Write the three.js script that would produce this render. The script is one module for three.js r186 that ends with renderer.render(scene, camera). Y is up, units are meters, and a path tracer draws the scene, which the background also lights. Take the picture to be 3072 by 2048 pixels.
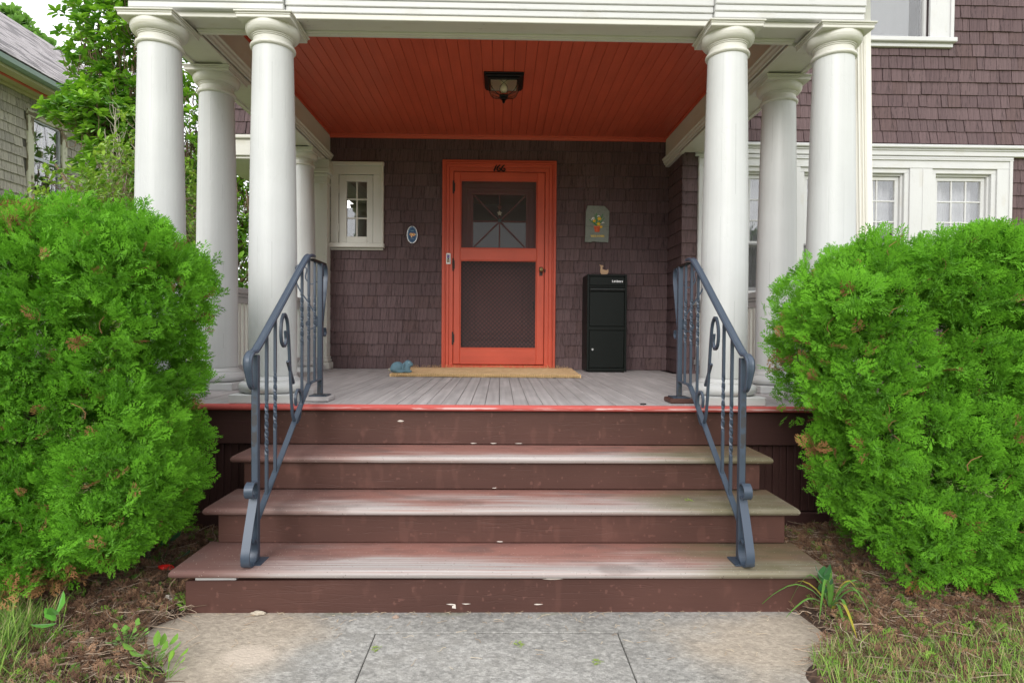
import * as THREE from 'three';
import { mergeGeometries, toCreasedNormals } from 'three/addons/utils/BufferGeometryUtils.js';
import { MarchingCubes } from 'three/addons/objects/MarchingCubes.js';

import { FontLoader } from 'three/addons/loaders/FontLoader.js';
import { TextGeometry } from 'three/addons/geometries/TextGeometry.js';
// ---------------------------------------------------------------- camera, sky, sun, exposure
// World: x right, y up, the facade faces +z; the camera stands at x = 0, z = 0, so depth D is z = -D.
const scene = new THREE.Scene();
const camera = new THREE.PerspectiveCamera(59.98, 1024 / 682, 0.05, 900);
camera.position.set(0, 1.18, 0);
{
  const f = 1774, yaw = Math.atan(36 / f), pitch = -Math.atan(32 / f), roll = 0.0075;
  const fw = new THREE.Vector3(Math.sin(yaw) * Math.cos(pitch), Math.sin(pitch), -Math.cos(yaw) * Math.cos(pitch));
  const r = new THREE.Vector3().crossVectors(fw, new THREE.Vector3(0, 1, 0)).normalize();
  const u = new THREE.Vector3().crossVectors(r, fw);
  camera.up.copy(u).multiplyScalar(Math.cos(roll)).addScaledVector(r, -Math.sin(roll));
  camera.lookAt(fw.clone().add(camera.position));
}
const renderer = new THREE.WebGLRenderer({ antialias: true });
renderer.toneMapping = THREE.LinearToneMapping;
renderer.toneMappingExposure = 1.5;
renderer.shadowMap.enabled = true;

// seeded random numbers and tiling noise
function rng(seed) { let s = seed >>> 0; return () => { s = (s + 0x6D2B79F5) | 0; let t = Math.imul(s ^ (s >>> 15), 1 | s); t = (t + Math.imul(t ^ (t >>> 7), 61 | t)) ^ t; return ((t ^ (t >>> 14)) >>> 0) / 4294967296; }; }
function hash(x, y, z) { let h = (Math.imul(x, 374761393) + Math.imul(y, 668265263) + Math.imul(z, 1274126177)) | 0; h = Math.imul(h ^ (h >>> 13), 1274126177); return ((h ^ (h >>> 16)) >>> 0) / 4294967296; }
const sm = (t) => t * t * (3 - 2 * t);
function noise2(x, y, px, py, seed) {           // value noise that repeats every px, py cells
  const x0 = Math.floor(x), y0 = Math.floor(y), fx = sm(x - x0), fy = sm(y - y0);
  const m = (a, b) => ((a % b) + b) % b, X0 = m(x0, px), X1 = m(x0 + 1, px), Y0 = m(y0, py), Y1 = m(y0 + 1, py);
  const a = hash(X0, Y0, seed), b = hash(X1, Y0, seed), c = hash(X0, Y1, seed), d = hash(X1, Y1, seed);
  return a + (b - a) * fx + (c - a) * fy + (a - b - c + d) * fx * fy;
}
function fbm(u, v, nx, ny, oct, seed) { let s = 0, a = 0.5, t = 0; for (let k = 0; k < oct; k++) { s += a * noise2(u * nx, v * ny, nx, ny, seed + k * 17); t += a; a *= 0.5; nx *= 2; ny *= 2; } return s / t; }
function noise3(x, y, z, seed) {
  const x0 = Math.floor(x), y0 = Math.floor(y), z0 = Math.floor(z), fx = sm(x - x0), fy = sm(y - y0), fz = sm(z - z0);
  let s = 0;
  for (let k = 0; k < 8; k++) { const i = k & 1, j = (k >> 1) & 1, l = k >> 2; s += hash(x0 + i, (y0 + j) * 131 + seed, z0 + l) * (i ? fx : 1 - fx) * (j ? fy : 1 - fy) * (l ? fz : 1 - fz); }
  return s;
}
const clamp = (x, a = 0, b = 1) => Math.min(b, Math.max(a, x)), lerp = (a, b, t) => a + (b - a) * t, step = (a, b, x) => sm(clamp((x - a) / (b - a)));
const mix3 = (a, b, t) => [lerp(a[0], b[0], t), lerp(a[1], b[1], t), lerp(a[2], b[2], t)];

// one overcast sky: even cloud, a little brighter overhead
{
  const w = 256, h = 128, data = new Float32Array(w * h * 4);
  for (let j = 0; j < h; j++) for (let i = 0; i < w; i++) {
    const el = ((j + 0.5) / h - 0.5) * Math.PI, s = Math.sin(el);
    const n = fbm(i / w, j / h, 6, 4, 4, 3) - 0.5, L = s > 0 ? 1.32 * (0.86 + 0.26 * s) * (1 + 0.22 * n) : 0.35;
    data.set([L * 0.985, L, L * 1.03, 1], (j * w + i) * 4);
  }
  const t = new THREE.DataTexture(data, w, h, THREE.RGBAFormat, THREE.FloatType);
  t.mapping = THREE.EquirectangularReflectionMapping; t.magFilter = THREE.LinearFilter; t.needsUpdate = true;
  scene.background = t; scene.environment = t;
}
// the sun behind the cloud, over the camera's left shoulder
const sun = new THREE.DirectionalLight(new THREE.Color(1, 0.965, 0.92), 1.5);
sun.position.set(-5, 9.5, 13); sun.target.position.set(0, 1, -4);
sun.castShadow = true; sun.shadow.radius = 55; sun.shadow.mapSize.set(2048, 2048);
Object.assign(sun.shadow.camera, { left: -12, right: 12, top: 12, bottom: -12, near: 1, far: 60 });
scene.add(sun, sun.target);

// ---------------------------------------------------------------- helpers
const taken = {};
function numbered(n) { taken[n] = (taken[n] ?? -1) + 1; return taken[n] ? `${n}_${String(taken[n]).padStart(3, '0')}` : n; }
function shade(m) { m.castShadow = m.receiveShadow = true; return m; }
function info(o, label, category, group) { o.userData.label = label; o.userData.category = category; if (group) o.userData.group = group; return o; }
function thing(name, label, category, [x, y, z] = [0, 0, 0], group) { const o = new THREE.Group(); o.name = numbered(name); o.position.set(x, y, z); scene.add(o); return info(o, label, category, group); }
function merged(g) { return Array.isArray(g) ? (g.length > 1 ? mergeGeometries(g.map(plain)) : g[0]) : g; }
function plain(g) { const a = g.index ? g.toNonIndexed() : g, o = new THREE.BufferGeometry(); for (const k of ['position', 'normal', 'uv']) o.setAttribute(k, a.attributes[k] ?? new THREE.Float32BufferAttribute(a.attributes.position.count * 2, 2)); return o; }
function part(name, g, mat, parent, label) { const m = shade(new THREE.Mesh(merged(g), mat)); m.name = name; parent.add(m); if (label) m.userData.label = label; return m; }
function single(name, g, mat, label, category, group, [x, y, z] = [0, 0, 0]) { const m = part(numbered(name), g, mat, scene); m.position.set(x, y, z); return info(m, label, category, group); }
function structure(name, g, mat) { const m = part(numbered(name), g, mat, scene); m.userData.kind = 'structure'; return m; }
function sub(name, parent) { const o = new THREE.Group(); o.name = name; parent.add(o); return o; }

function fromTris(P, uv) { const g = new THREE.BufferGeometry(); g.setAttribute('position', new THREE.Float32BufferAttribute(P, 3)); g.setAttribute('uv', new THREE.Float32BufferAttribute(uv ?? new Array(P.length / 3 * 2).fill(0), 2)); g.computeVertexNormals(); return g; }
// uv in metres by the way each triangle faces; the grain runs along u
function uvm(g, grain = 'x', su = 1, sv = 1, ou = 0, ov = 0) {
  g = g.index ? g.toNonIndexed() : g;
  const p = g.attributes.position.array, n = p.length / 9, uv = new Float32Array(n * 6), G = 'xyz'.indexOf(grain);
  const a = new THREE.Vector3(), b = new THREE.Vector3(), c = new THREE.Vector3();
  for (let t = 0; t < n; t++) {
    a.fromArray(p, t * 9); b.fromArray(p, t * 9 + 3).sub(a); c.fromArray(p, t * 9 + 6).sub(a); b.cross(c);
    const q = [Math.abs(b.x), Math.abs(b.y), Math.abs(b.z)], N = q[0] >= q[1] && q[0] >= q[2] ? 0 : q[1] >= q[2] ? 1 : 2;
    const U = N === G ? (N + 1) % 3 : G, V = 3 - U - N;
    for (let k = 0; k < 3; k++) { uv[t * 6 + k * 2] = p[t * 9 + k * 3 + U] / su + ou; uv[t * 6 + k * 2 + 1] = p[t * 9 + k * 3 + V] / sv + ov; }
  }
  g.setAttribute('uv', new THREE.BufferAttribute(uv, 2)); return g;
}
// a box with chamfered edges, from its extents
function box(x0, x1, y0, y1, z0, z1, c = 0.003, grain = 'x') {
  const lo = [Math.min(x0, x1), Math.min(y0, y1), Math.min(z0, z1)], hi = [Math.max(x0, x1), Math.max(y0, y1), Math.max(z0, z1)];
  c = Math.min(c, ...[0, 1, 2].map((k) => (hi[k] - lo[k]) * 0.3));
  const V = (s, ax) => [0, 1, 2].map((k) => (s[k] > 0 ? hi[k] - (k === ax ? 0 : c) : lo[k] + (k === ax ? 0 : c)));
  const P = [], tri = (a, b, d, out) => {
    const e = [b[0] - a[0], b[1] - a[1], b[2] - a[2]], f = [d[0] - a[0], d[1] - a[1], d[2] - a[2]];
    const n = [e[1] * f[2] - e[2] * f[1], e[2] * f[0] - e[0] * f[2], e[0] * f[1] - e[1] * f[0]];
    n[0] * out[0] + n[1] * out[1] + n[2] * out[2] > 0 ? P.push(...a, ...b, ...d) : P.push(...a, ...d, ...b);
  }, quad = (a, b, d, e, out) => { tri(a, b, d, out); tri(a, d, e, out); };
  for (let ax = 0; ax < 3; ax++) {
    const u = (ax + 1) % 3, v = (ax + 2) % 3;
    for (const s of [-1, 1]) { const S = (a, b) => { const q = [0, 0, 0]; q[ax] = s; q[u] = a; q[v] = b; return V(q, ax); }, o = [0, 0, 0]; o[ax] = s; quad(S(-1, -1), S(1, -1), S(1, 1), S(-1, 1), o); }
    if (c > 0) for (const a of [-1, 1]) for (const b of [-1, 1]) { const S = (t, face) => { const q = [0, 0, 0]; q[ax] = t; q[u] = a; q[v] = b; return V(q, face); }, o = [0, 0, 0]; o[u] = a; o[v] = b; quad(S(-1, u), S(1, u), S(1, v), S(-1, v), o); }
  }
  if (c > 0) for (const a of [-1, 1]) for (const b of [-1, 1]) for (const d of [-1, 1]) tri(V([a, b, d], 0), V([a, b, d], 1), V([a, b, d], 2), [a, b, d]);
  return uvm(fromTris(P), grain);
}
const bar = (cx, cy, cz, w, h, d, c, grain) => box(cx - w / 2, cx + w / 2, cy - h / 2, cy + h / 2, cz - d / 2, cz + d / 2, c, grain);
// a prism: an outline in (a, b) swept straight from t0 to t1; map(a, b, t) gives the point
function prism(pts, t0, t1, map, grain = 'x') {
  const P = [], n = pts.length, at = (i, t) => map(pts[i % n][0], pts[i % n][1], t);
  for (let i = 0; i < n; i++) { const a = at(i, t0), b = at(i + 1, t0), c = at(i + 1, t1), d = at(i, t1); P.push(...a, ...b, ...c, ...a, ...c, ...d); }
  const tr = THREE.ShapeUtils.triangulateShape(pts.map((p) => new THREE.Vector2(...p)), []);
  for (const [i, j, k] of tr) { P.push(...at(i, t0), ...at(k, t0), ...at(j, t0)); P.push(...at(i, t1), ...at(j, t1), ...at(k, t1)); }
  return uvm(fromTris(P), grain);
}
const along = { x: (a, b, t) => [t, b, a], z: (a, b, t) => [a, b, t], y: (a, b, t) => [a, t, b] };
// a flat bar swept along a path in a plane; wide across the plane
function sweep(path, wide, thick, map) {
  const P = [], rows = path.map(([a, b], i) => {
    const p = path[Math.max(0, i - 1)], q = path[Math.min(path.length - 1, i + 1)], L = Math.hypot(q[0] - p[0], q[1] - p[1]) || 1, nx = -(q[1] - p[1]) / L * thick / 2, ny = (q[0] - p[0]) / L * thick / 2;
    return [[a + nx, b + ny, -wide / 2], [a + nx, b + ny, wide / 2], [a - nx, b - ny, wide / 2], [a - nx, b - ny, -wide / 2]].map((v) => map(...v));
  });
  for (let i = 0; i + 1 < rows.length; i++) for (let k = 0; k < 4; k++) { const a = rows[i][k], b = rows[i][(k + 1) % 4], c = rows[i + 1][(k + 1) % 4], d = rows[i + 1][k]; P.push(...a, ...c, ...b, ...a, ...d, ...c); }
  for (const [r, s] of [[rows[0], 1], [rows[rows.length - 1], 0]]) s ? P.push(...r[0], ...r[1], ...r[2], ...r[0], ...r[2], ...r[3]) : P.push(...r[0], ...r[2], ...r[1], ...r[0], ...r[3], ...r[2]);
  return toCreasedNormals(fromTris(P), 0.6);
}
function curve2(pts, n = 40) { return new THREE.CatmullRomCurve3(pts.map((p) => new THREE.Vector3(p[0], p[1], 0)), false, 'centripetal').getPoints(n).map((v) => [v.x, v.y]); }
function tube(pts, r0, r1, sides = 6, n = null) {
  const c = new THREE.CatmullRomCurve3(pts.map((p) => new THREE.Vector3(...p))), N = n ?? Math.max(2, pts.length * 3 - 3), fr = c.computeFrenetFrames(N), P = [], uv = [], rows = [];
  let L = 0, prev = null;
  for (let i = 0; i <= N; i++) { const t = i / N, p = c.getPoint(t), r = lerp(r0, r1, t), row = []; if (prev) L += p.distanceTo(prev); prev = p; for (let k = 0; k < sides; k++) { const a = k / sides * Math.PI * 2; row.push(p.clone().addScaledVector(fr.normals[i], Math.cos(a) * r).addScaledVector(fr.binormals[i], Math.sin(a) * r).toArray()); } rows.push([row, L]); }
  for (let i = 0; i < N; i++) for (let k = 0; k < sides; k++) {
    const a = rows[i][0][k], b = rows[i][0][(k + 1) % sides], d = rows[i + 1][0][k], e = rows[i + 1][0][(k + 1) % sides], u0 = rows[i][1], u1 = rows[i + 1][1], v0 = k / sides * 0.2, v1 = (k + 1) / sides * 0.2;
    P.push(...a, ...b, ...e, ...a, ...e, ...d); uv.push(u0, v0, u0, v1, u1, v1, u0, v0, u1, v1, u1, v0);
  }
  const g = fromTris(P, uv); return sides > 4 ? toCreasedNormals(g, 1.2) : g;
}
function lathe(pts, seg = 48, crease = 0.5) { return toCreasedNormals(new THREE.LatheGeometry(pts.map((p) => new THREE.Vector2(p[0], p[1])), seg).toNonIndexed(), crease); }
const move = (g, x, y, z) => g.translate(x, y, z);

function tex(w, h, fn, srgb = false) {
  const d = new Uint8Array(w * h * 4);
  for (let j = 0; j < h; j++) for (let i = 0; i < w; i++) { const c = fn((i + 0.5) / w, (j + 0.5) / h), q = (j * w + i) * 4; if (typeof c === 'number') d[q] = d[q + 1] = d[q + 2] = clamp(c) * 255; else { d[q] = clamp(c[0]) * 255; d[q + 1] = clamp(c[1]) * 255; d[q + 2] = clamp(c[2]) * 255; } d[q + 3] = 255; }
  const t = new THREE.DataTexture(d, w, h); t.wrapS = t.wrapT = THREE.RepeatWrapping; t.magFilter = THREE.LinearFilter; t.minFilter = THREE.LinearMipmapLinearFilter; t.generateMipmaps = true; if (srgb) t.colorSpace = THREE.SRGBColorSpace; t.needsUpdate = true; return t;
}
function rep(t, u, v) { const c = t.clone(); c.repeat.set(u, v); c.needsUpdate = true; return c; }
const lin = (r, g, b) => new THREE.Color().setRGB(r, g, b);
const std = (o) => new THREE.MeshStandardMaterial(o), phys = (o) => new THREE.MeshPhysicalMaterial(o);

// ---------------------------------------------------------------- materials
// grain runs along u; values near 1 tint a material's own colour
const grainFine = tex(512, 512, (u, v) => 0.55 * fbm(u, v, 3, 96, 3, 11) + 0.3 * fbm(u, v, 8, 24, 3, 12) + 0.15 * fbm(u, v, 64, 64, 2, 13));
const tintSoft = tex(256, 256, (u, v) => { const n = 0.87 + 0.13 * fbm(u, v, 4, 4, 5, 21), s = 1 - 0.05 * fbm(u, v, 2, 40, 2, 22); return [n * s, n * s, n * s]; }, true);
const paintBump = tex(512, 512, (u, v) => { const c = Math.abs(fbm(u, v, 6, 26, 4, 31) - 0.5); return 0.5 + 0.35 * (fbm(u, v, 10, 60, 3, 32) - 0.5) - (c < 0.012 ? 0.5 : 0) + (fbm(u, v, 40, 60, 2, 33) > 0.72 ? 0.15 : 0); });
const whiteTint = tex(1024, 1024, (u, v) => {
  const n = 0.955 + 0.05 * fbm(u, v, 5, 5, 5, 41), c = Math.abs(fbm(u, v, 3, 30, 4, 42) - 0.5), crack = c < 0.005 && fbm(u, v, 4, 4, 3, 43) > 0.6 ? 0.86 : 1, dirt = 0.35 * step(0.62, 0.8, fbm(u, v, 6, 14, 5, 44)), k = n * crack;
  return [k * lerp(1, 0.93, dirt), k * lerp(1, 0.91, dirt), k * lerp(1, 0.86, dirt)];
}, true);
const mWhite = std({ color: lin(0.585, 0.585, 0.58), map: whiteTint, bumpMap: paintBump, bumpScale: 0.0012, roughness: 0.5 });
const mTrim = std({ color: lin(0.62, 0.605, 0.55), map: whiteTint, bumpMap: rep(paintBump, 1.4, 1.4), bumpScale: 0.0006, roughness: 0.5 });
// staves: broken hairline joints up the shaft and brush marks
const shaftTint = tex(512, 1024, (u, v) => {
  let k = 0.95 + 0.05 * fbm(u, v, 5, 5, 5, 46) - 0.025 * fbm(u, v, 2, 90, 2, 49); const s = (v / 0.9 * 10) % 1, j = Math.floor(v / 0.9 * 10);
  if (Math.abs(s - 0.5) < 0.008 && noise2(u * 6, j * 3.7, 6, 64, 47) > 0.5) k *= 0.84;
  return [k, k, k * 0.995];
}, true);
const mShaft = std({ color: lin(0.57, 0.575, 0.575), map: shaftTint, bumpMap: paintBump, bumpScale: 0.0009, roughness: 0.45 });
const shingleBump = tex(256, 256, (u, v) => 0.6 * fbm(u, v, 2, 60, 3, 51) + 0.25 * fbm(u, v, 4, 14, 3, 52) + (Math.abs(fbm(u, v, 2, 26, 3, 53) - 0.5) < 0.02 ? -0.35 : 0) + 0.15);
const shingleTint = tex(256, 256, (u, v) => { const n = 0.84 + 0.2 * fbm(u, v, 2, 40, 4, 54), d = Math.abs(fbm(u, v, 1, 22, 4, 55) - 0.5) < 0.016 ? 0.62 : 1, w = step(0.6, 0.85, fbm(u, v, 3, 50, 3, 56)) * 0.16; return [n * d + w, n * d + w, n * d + w]; }, true);
const mShingle = [[0.124, 0.081, 0.083], [0.112, 0.073, 0.076], [0.138, 0.092, 0.094], [0.117, 0.075, 0.074]].map(([r, g, b]) => phys({ color: lin(r, g, b), map: shingleTint, bumpMap: shingleBump, bumpScale: 0.0022, roughness: 0.7, specularIntensity: 0.4 }));
const mShingleAll = phys({ specularIntensity: 0.4, color: lin(0.124, 0.081, 0.083), map: shingleTint, bumpMap: shingleBump, bumpScale: 0.0022, roughness: 0.62, vertexColors: true });
const mBacking = std({ color: lin(0.035, 0.023, 0.024), roughness: 0.9 });
const mRed = phys({ specularIntensity: 0.6, color: lin(0.7, 0.118, 0.065), map: tintSoft, bumpMap: rep(paintBump, 1.5, 1.5), bumpScale: 0.0006, roughness: 0.38 });
const mDoor = phys({ specularIntensity: 0.5, color: lin(0.33, 0.1, 0.1), map: tintSoft, bumpMap: paintBump, bumpScale: 0.0004, roughness: 0.45 });
const deckTint = (s) => tex(512, 128, (u, v) => { const n = 0.7 + 0.16 * fbm(u, v, 2, 22, 4, 60 + s) + 0.16 * fbm(u, v, 6, 3, 4, 61 + s), w = 0.08 * step(0.5, 0.8, fbm(u, v, 2, 5, 4, 62 + s)); return [n + w, n * 0.985 + w, n * 0.975 + w * 1.02]; }, true);
const mDeck = [0, 5, 9].map((s) => std({ color: lin(0.52, 0.5, 0.505), map: deckTint(s), bumpMap: grainFine, bumpScale: 0.0012, roughness: 0.7 }));
const riserTint = tex(1024, 256, (u, v) => {
  const n = 0.8 + 0.22 * fbm(u, v, 6, 4, 5, 71), s = 0.07 * step(0.62, 0.78, fbm(u, v, 60, 6, 3, 72)), speck = fbm(u, v, 120, 40, 2, 73) > 0.82 ? 0.35 : 0, scuff = 0.12 * step(0.66, 0.8, fbm(u, v, 26, 5, 4, 74)) * step(0.5, 0.7, fbm(u, v, 4, 2, 3, 75));
  const a = n * 0.92 + s + speck + scuff; return [a, a * 0.995, a * 0.99];
}, true);
const mRiser = phys({ specularIntensity: 0.5, color: lin(0.118, 0.055, 0.044), map: riserTint, bumpMap: rep(paintBump, 0.8, 0.8), bumpScale: 0.001, roughness: 0.5 });
const mSkirt = phys({ specularIntensity: 0.5, color: lin(0.07, 0.032, 0.028), map: tintSoft, bumpMap: paintBump, bumpScale: 0.001, roughness: 0.55 });
const mChip = std({ color: lin(0.62, 0.56, 0.5), roughness: 0.8 });
const railTint = tex(256, 256, (u, v) => { const n = 0.82 + 0.25 * fbm(u, v, 8, 8, 5, 81), w = fbm(u, v, 30, 30, 3, 82) > 0.77 ? 0.35 : 0, r = step(0.7, 0.78, fbm(u, v, 14, 14, 4, 83)); return mix3([n + w, n + w, n + w], [0.9, 0.62, 0.45], r * 0.5); }, true);
const mRail = std({ color: lin(0.048, 0.066, 0.096), map: railTint, roughness: 0.42, metalness: 0.1 });
const mBlack = std({ color: lin(0.012, 0.012, 0.011), roughness: 0.45, metalness: 0.5 });
const mBlackBox = phys({ specularIntensity: 0.4, color: lin(0.006, 0.0085, 0.007), map: tintSoft, roughness: 0.42, metalness: 0.1 });
const mGlass = phys({ color: 0xffffff, transmission: 1, roughness: 0.02, thickness: 0, ior: 1.52 });
const mBrass = std({ color: lin(0.16, 0.115, 0.05), roughness: 0.38, metalness: 0.9 });
const mIron = std({ color: lin(0.05, 0.04, 0.036), roughness: 0.55, metalness: 0.6 });
const mSilver = std({ color: lin(0.6, 0.6, 0.6), roughness: 0.3, metalness: 0.9 });
const mRoom = std({ color: lin(0.3, 0.28, 0.26), roughness: 0.95 });
const mScreen = std({ color: lin(0.09, 0.085, 0.085), roughness: 0.8, transparent: true, opacity: 0.42, side: THREE.DoubleSide });
const barkTint = tex(256, 256, (u, v) => { const n = 0.5 + 0.6 * fbm(u, v, 4, 26, 4, 91); return [n, n * 0.97, n * 0.93]; }, true);
const mBark = std({ color: lin(0.16, 0.115, 0.085), map: barkTint, bumpMap: rep(barkTint, 2, 1), bumpScale: 0.006, roughness: 0.95 });
const mTwig = std({ color: lin(0.2, 0.135, 0.09), roughness: 0.95 });
const leafMat = (o = {}) => phys({ color: 0xffffff, transmission: 0.42, thickness: 0, roughness: 1, ior: 1.35, side: THREE.DoubleSide, ...o });

// treads: worn brown-red paint over grey wood, algae on the end by the right hand hedge
function treadTex(s, wear) {
  return tex(1024, 160, (u, v) => {       // u: left to right, v: 0 riser side .. 1 front edge
    const n1 = fbm(u, v, 5, 3, 5, 100 + s), g = fbm(u, v, 6, 70, 3, 101 + s), n2 = fbm(u, v, 26, 9, 4, 102 + s);
    let w = step(0.32, 0.85, v * 0.85 + 0.75 * (n1 - 0.5) + 0.25 * (g - 0.5) + wear) * step(0.02, 0.3, u + 0.25 * (n1 - 0.5));
    w *= 0.55 + 0.85 * g; if (v > 0.83 && v < 0.93) w = Math.max(w, step(0.42, 0.7, n2 * 0.55 + g * 0.35 + 0.1) * step(0.1, 0.26, u) * 0.7);
    const paint = mix3([0.54, 0.37, 0.33], [0.40, 0.285, 0.262], clamp(step(0.35, 0.05, u) + step(0.5, 0.75, n2) * 0.35)), wood = mix3([0.71, 0.68, 0.67], [0.56, 0.53, 0.515], clamp(1.3 * fbm(u, v, 3, 90, 2, 103 + s) - 0.2));
    let c = mix3(paint, wood, clamp(w));
    const al = step(0.70, 0.9, u + 0.22 * (n1 - 0.5)) * (0.55 + 0.5 * n2); c = mix3(c, [0.345, 0.325, 0.215], clamp(al) * 0.85);
    const d = step(0.58, 0.75, fbm(u, v, 9, 4, 5, 104 + s)) * 0.3; c = mix3(c, [0.36, 0.3, 0.28], d);
    const speck = hash(Math.floor(u * 1024), Math.floor(v * 160), 7 + s); if (speck > 0.9965) c = mix3(c, [0.85, 0.84, 0.78], 0.7); else if (speck < 0.002) c = [0.2, 0.16, 0.14];
    return c;
  }, true);
}
const mTread = [1, 2, 3].map((s) => std({ color: 0xffffff, map: treadTex(s * 10, [0.16, 0.08, 0.03][s - 1]), bumpMap: rep(grainFine, 2, 0.4), bumpScale: 0.0012, roughness: 0.85 }));
const noseTex = tex(1024, 64, (u, v) => { const n = fbm(u, v, 40, 4, 4, 111), band = step(0.28, 0.45, v) * step(0.8, 0.62, v) * step(0.2, 0.36, u) * step(0.99, 0.9, u), w = band * step(0.4, 0.56, n + 0.14 * (fbm(u, v, 8, 2, 3, 112) - 0.5)); return mix3([0.70, 0.32, 0.295], [0.82, 0.71, 0.70], w * 0.9); }, true);
const mNose = std({ color: 0xffffff, map: noseTex, roughness: 0.9 });
const concreteTex = tex(1536, 1024, (u, v) => {     // 3 m of x by 2 m of depth
  const x = -1.5 + 3 * u, d = 1 + 1.6 * v, sp = hash(Math.floor(u * 1536), Math.floor(v * 1024), 5), f = fbm(u, v, 200, 140, 2, 121), n = fbm(u, v, 9, 7, 6, 122), m = fbm(u, v, 40, 30, 4, 123);
  let c = mix3([0.60, 0.597, 0.585], [0.76, 0.757, 0.75], clamp(n * 1.4 - 0.2)); const k = 0.74 + 0.34 * f + 0.16 * (m - 0.5) + 0.26 * (sp - 0.5); c = c.map((q) => q * k);
  c = mix3(c, [0.5, 0.495, 0.48], step(0.52, 0.72, 0.6 * m + 0.4 * n) * 0.5);
  const e = Math.hypot((x + 0.9) / 1.25, d - 2.13) + 0.03 * (n - 0.5), tan = step(0.5, 0.26, Math.hypot((x + 1.12) * 0.85, (d - 2.2) * 1.1) + 0.3 * (n - 0.5)) + step(0.42, 0.2, Math.hypot((x - 1.12) * 0.75, (d - 2.2) * 1.3) + 0.3 * (n - 0.5));
  c = mix3(c, [0.71, 0.655, 0.59].map((q) => q * (0.9 + 0.2 * f)), clamp(tan) * 0.75); c = mix3(c, [0.82, 0.77, 0.72], step(0.105, 0.05, e) * 0.75 + step(0.025, 0, Math.abs(e - 0.12)) * 0.2);
  c = mix3(c, [0.44, 0.45, 0.33], step(0.6, 0.74, fbm(u, v, 14, 20, 5, 124)) * step(2.38, 2.5, d) * 0.5); if (sp > 0.993) c = c.map((q) => q * 1.25); if (sp < 0.006) c = c.map((q) => q * 0.6);
  return c;
}, true);
const concreteBump = tex(512, 512, (u, v) => 0.6 * fbm(u, v, 90, 90, 3, 131) + 0.4 * fbm(u, v, 12, 12, 4, 132));
const mConcrete = std({ color: lin(0.83, 0.81, 0.775), map: concreteTex, bumpMap: rep(concreteBump, 4, 3), bumpScale: 0.004, roughness: 0.92 });
const soilTex = tex(1024, 1024, (u, v) => { const n = fbm(u, v, 12, 12, 6, 141), f = fbm(u, v, 90, 90, 3, 142); return mix3([0.2, 0.15, 0.12], [0.44, 0.34, 0.27], clamp(0.3 + 1.3 * (n - 0.5) + 1.1 * (f - 0.5))); }, true);
const mSoil = std({ color: 0xffffff, map: soilTex, bumpMap: soilTex, bumpScale: 0.012, roughness: 1 });
const lawnTex = tex(512, 512, (u, v) => { const n = fbm(u, v, 6, 6, 6, 151), f = fbm(u, v, 60, 60, 3, 152); return mix3([0.40, 0.43, 0.24], [0.63, 0.65, 0.42], clamp(n * 0.8 + f * 0.5 - 0.1)); }, true);
const mLawn = std({ color: 0xffffff, map: lawnTex, roughness: 1 });

// ---------------------------------------------------------------- ground
const DECK = 0.768, WALL = -6.30, BAY = -5.80;      // deck level; planes of the porch wall and of the wall beside it
function padEdge(x, d) {                             // > 0 on the concrete by the steps; its rim is uneven
  const w = lerp(1.09, 1.27, step(1.95, 2.25, d)) + 0.10 * (noise3(d * 4, x > 0 ? 3 : 8, 0, 5) - 0.5) + 0.1 * step(2.1, 2.3, d) * step(2.48, 2.35, d) * (x < 0 ? 0.6 : 0);
  return Math.min(w - Math.abs(x), 2.5 - d);
}
function groundY(x, z) {
  const d = -z, e = padEdge(x, d), n = noise3(x * 3, z * 3, 0, 1) - 0.5, f = noise3(x * 14, z * 14, 2, 2) - 0.5;
  const bed = 0.018 + 0.05 * step(2.2, 3.2, d) * step(1.2, 2.2, Math.abs(x)) + 0.035 * n + 0.018 * f;
  return lerp(bed, -0.035, step(-0.03, 0.06, e));
}
{
  const far = new THREE.PlaneGeometry(900, 900, 6, 6).rotateX(-Math.PI / 2).translate(0, -0.06, 0);
  structure('ground', uvm(far, 'x', 1.7, 1.7), mLawn);
  const g = new THREE.PlaneGeometry(9, 3.0, 360, 120).rotateX(-Math.PI / 2).translate(0, 0, -1.9), p = g.attributes.position;
  for (let i = 0; i < p.count; i++) p.setY(i, groundY(p.getX(i), p.getZ(i)));
  g.computeVertexNormals(); const uv = g.attributes.uv; for (let i = 0; i < p.count; i++) uv.setXY(i, p.getX(i) / 1.1, p.getZ(i) / 1.1);
  structure('soil_bed', g, mSoil);
  // concrete: an outer slab round three sides of the walk's last slab, a saw cut between them
  const walk = sub('concrete_walk', scene); walk.userData.kind = 'structure';
  const slab = (pts) => {
    const s = new THREE.Shape(pts.map(([x, d]) => new THREE.Vector2(x, d)));
    const g = new THREE.ExtrudeGeometry(s, { depth: 0.1, bevelEnabled: true, bevelSize: 0.003, bevelThickness: 0.003, bevelSegments: 1 });
    g.rotateX(-Math.PI / 2); g.translate(0, -0.103, 0); const q = g.attributes.position, uv = g.attributes.uv;
    for (let i = 0; i < q.count; i++) uv.setXY(i, (q.getX(i) + 1.5) / 3, (-q.getZ(i) - 1) / 1.6); return g;
  };
  part('slab', slab([[-0.472, -1.5], [0.465, -1.5], [0.465, 2.283], [-0.472, 2.283]]), mConcrete, walk);
  part('slab', slab([[-0.482, 1.2], [-0.482, 2.297], [0.475, 2.297], [0.475, 1.2], [1.3, 1.2], [1.36, 1.9], [1.34, 2.52], [-1.4, 2.52], [-1.42, 1.9], [-1.3, 1.2]]), mConcrete, walk);
}

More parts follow.
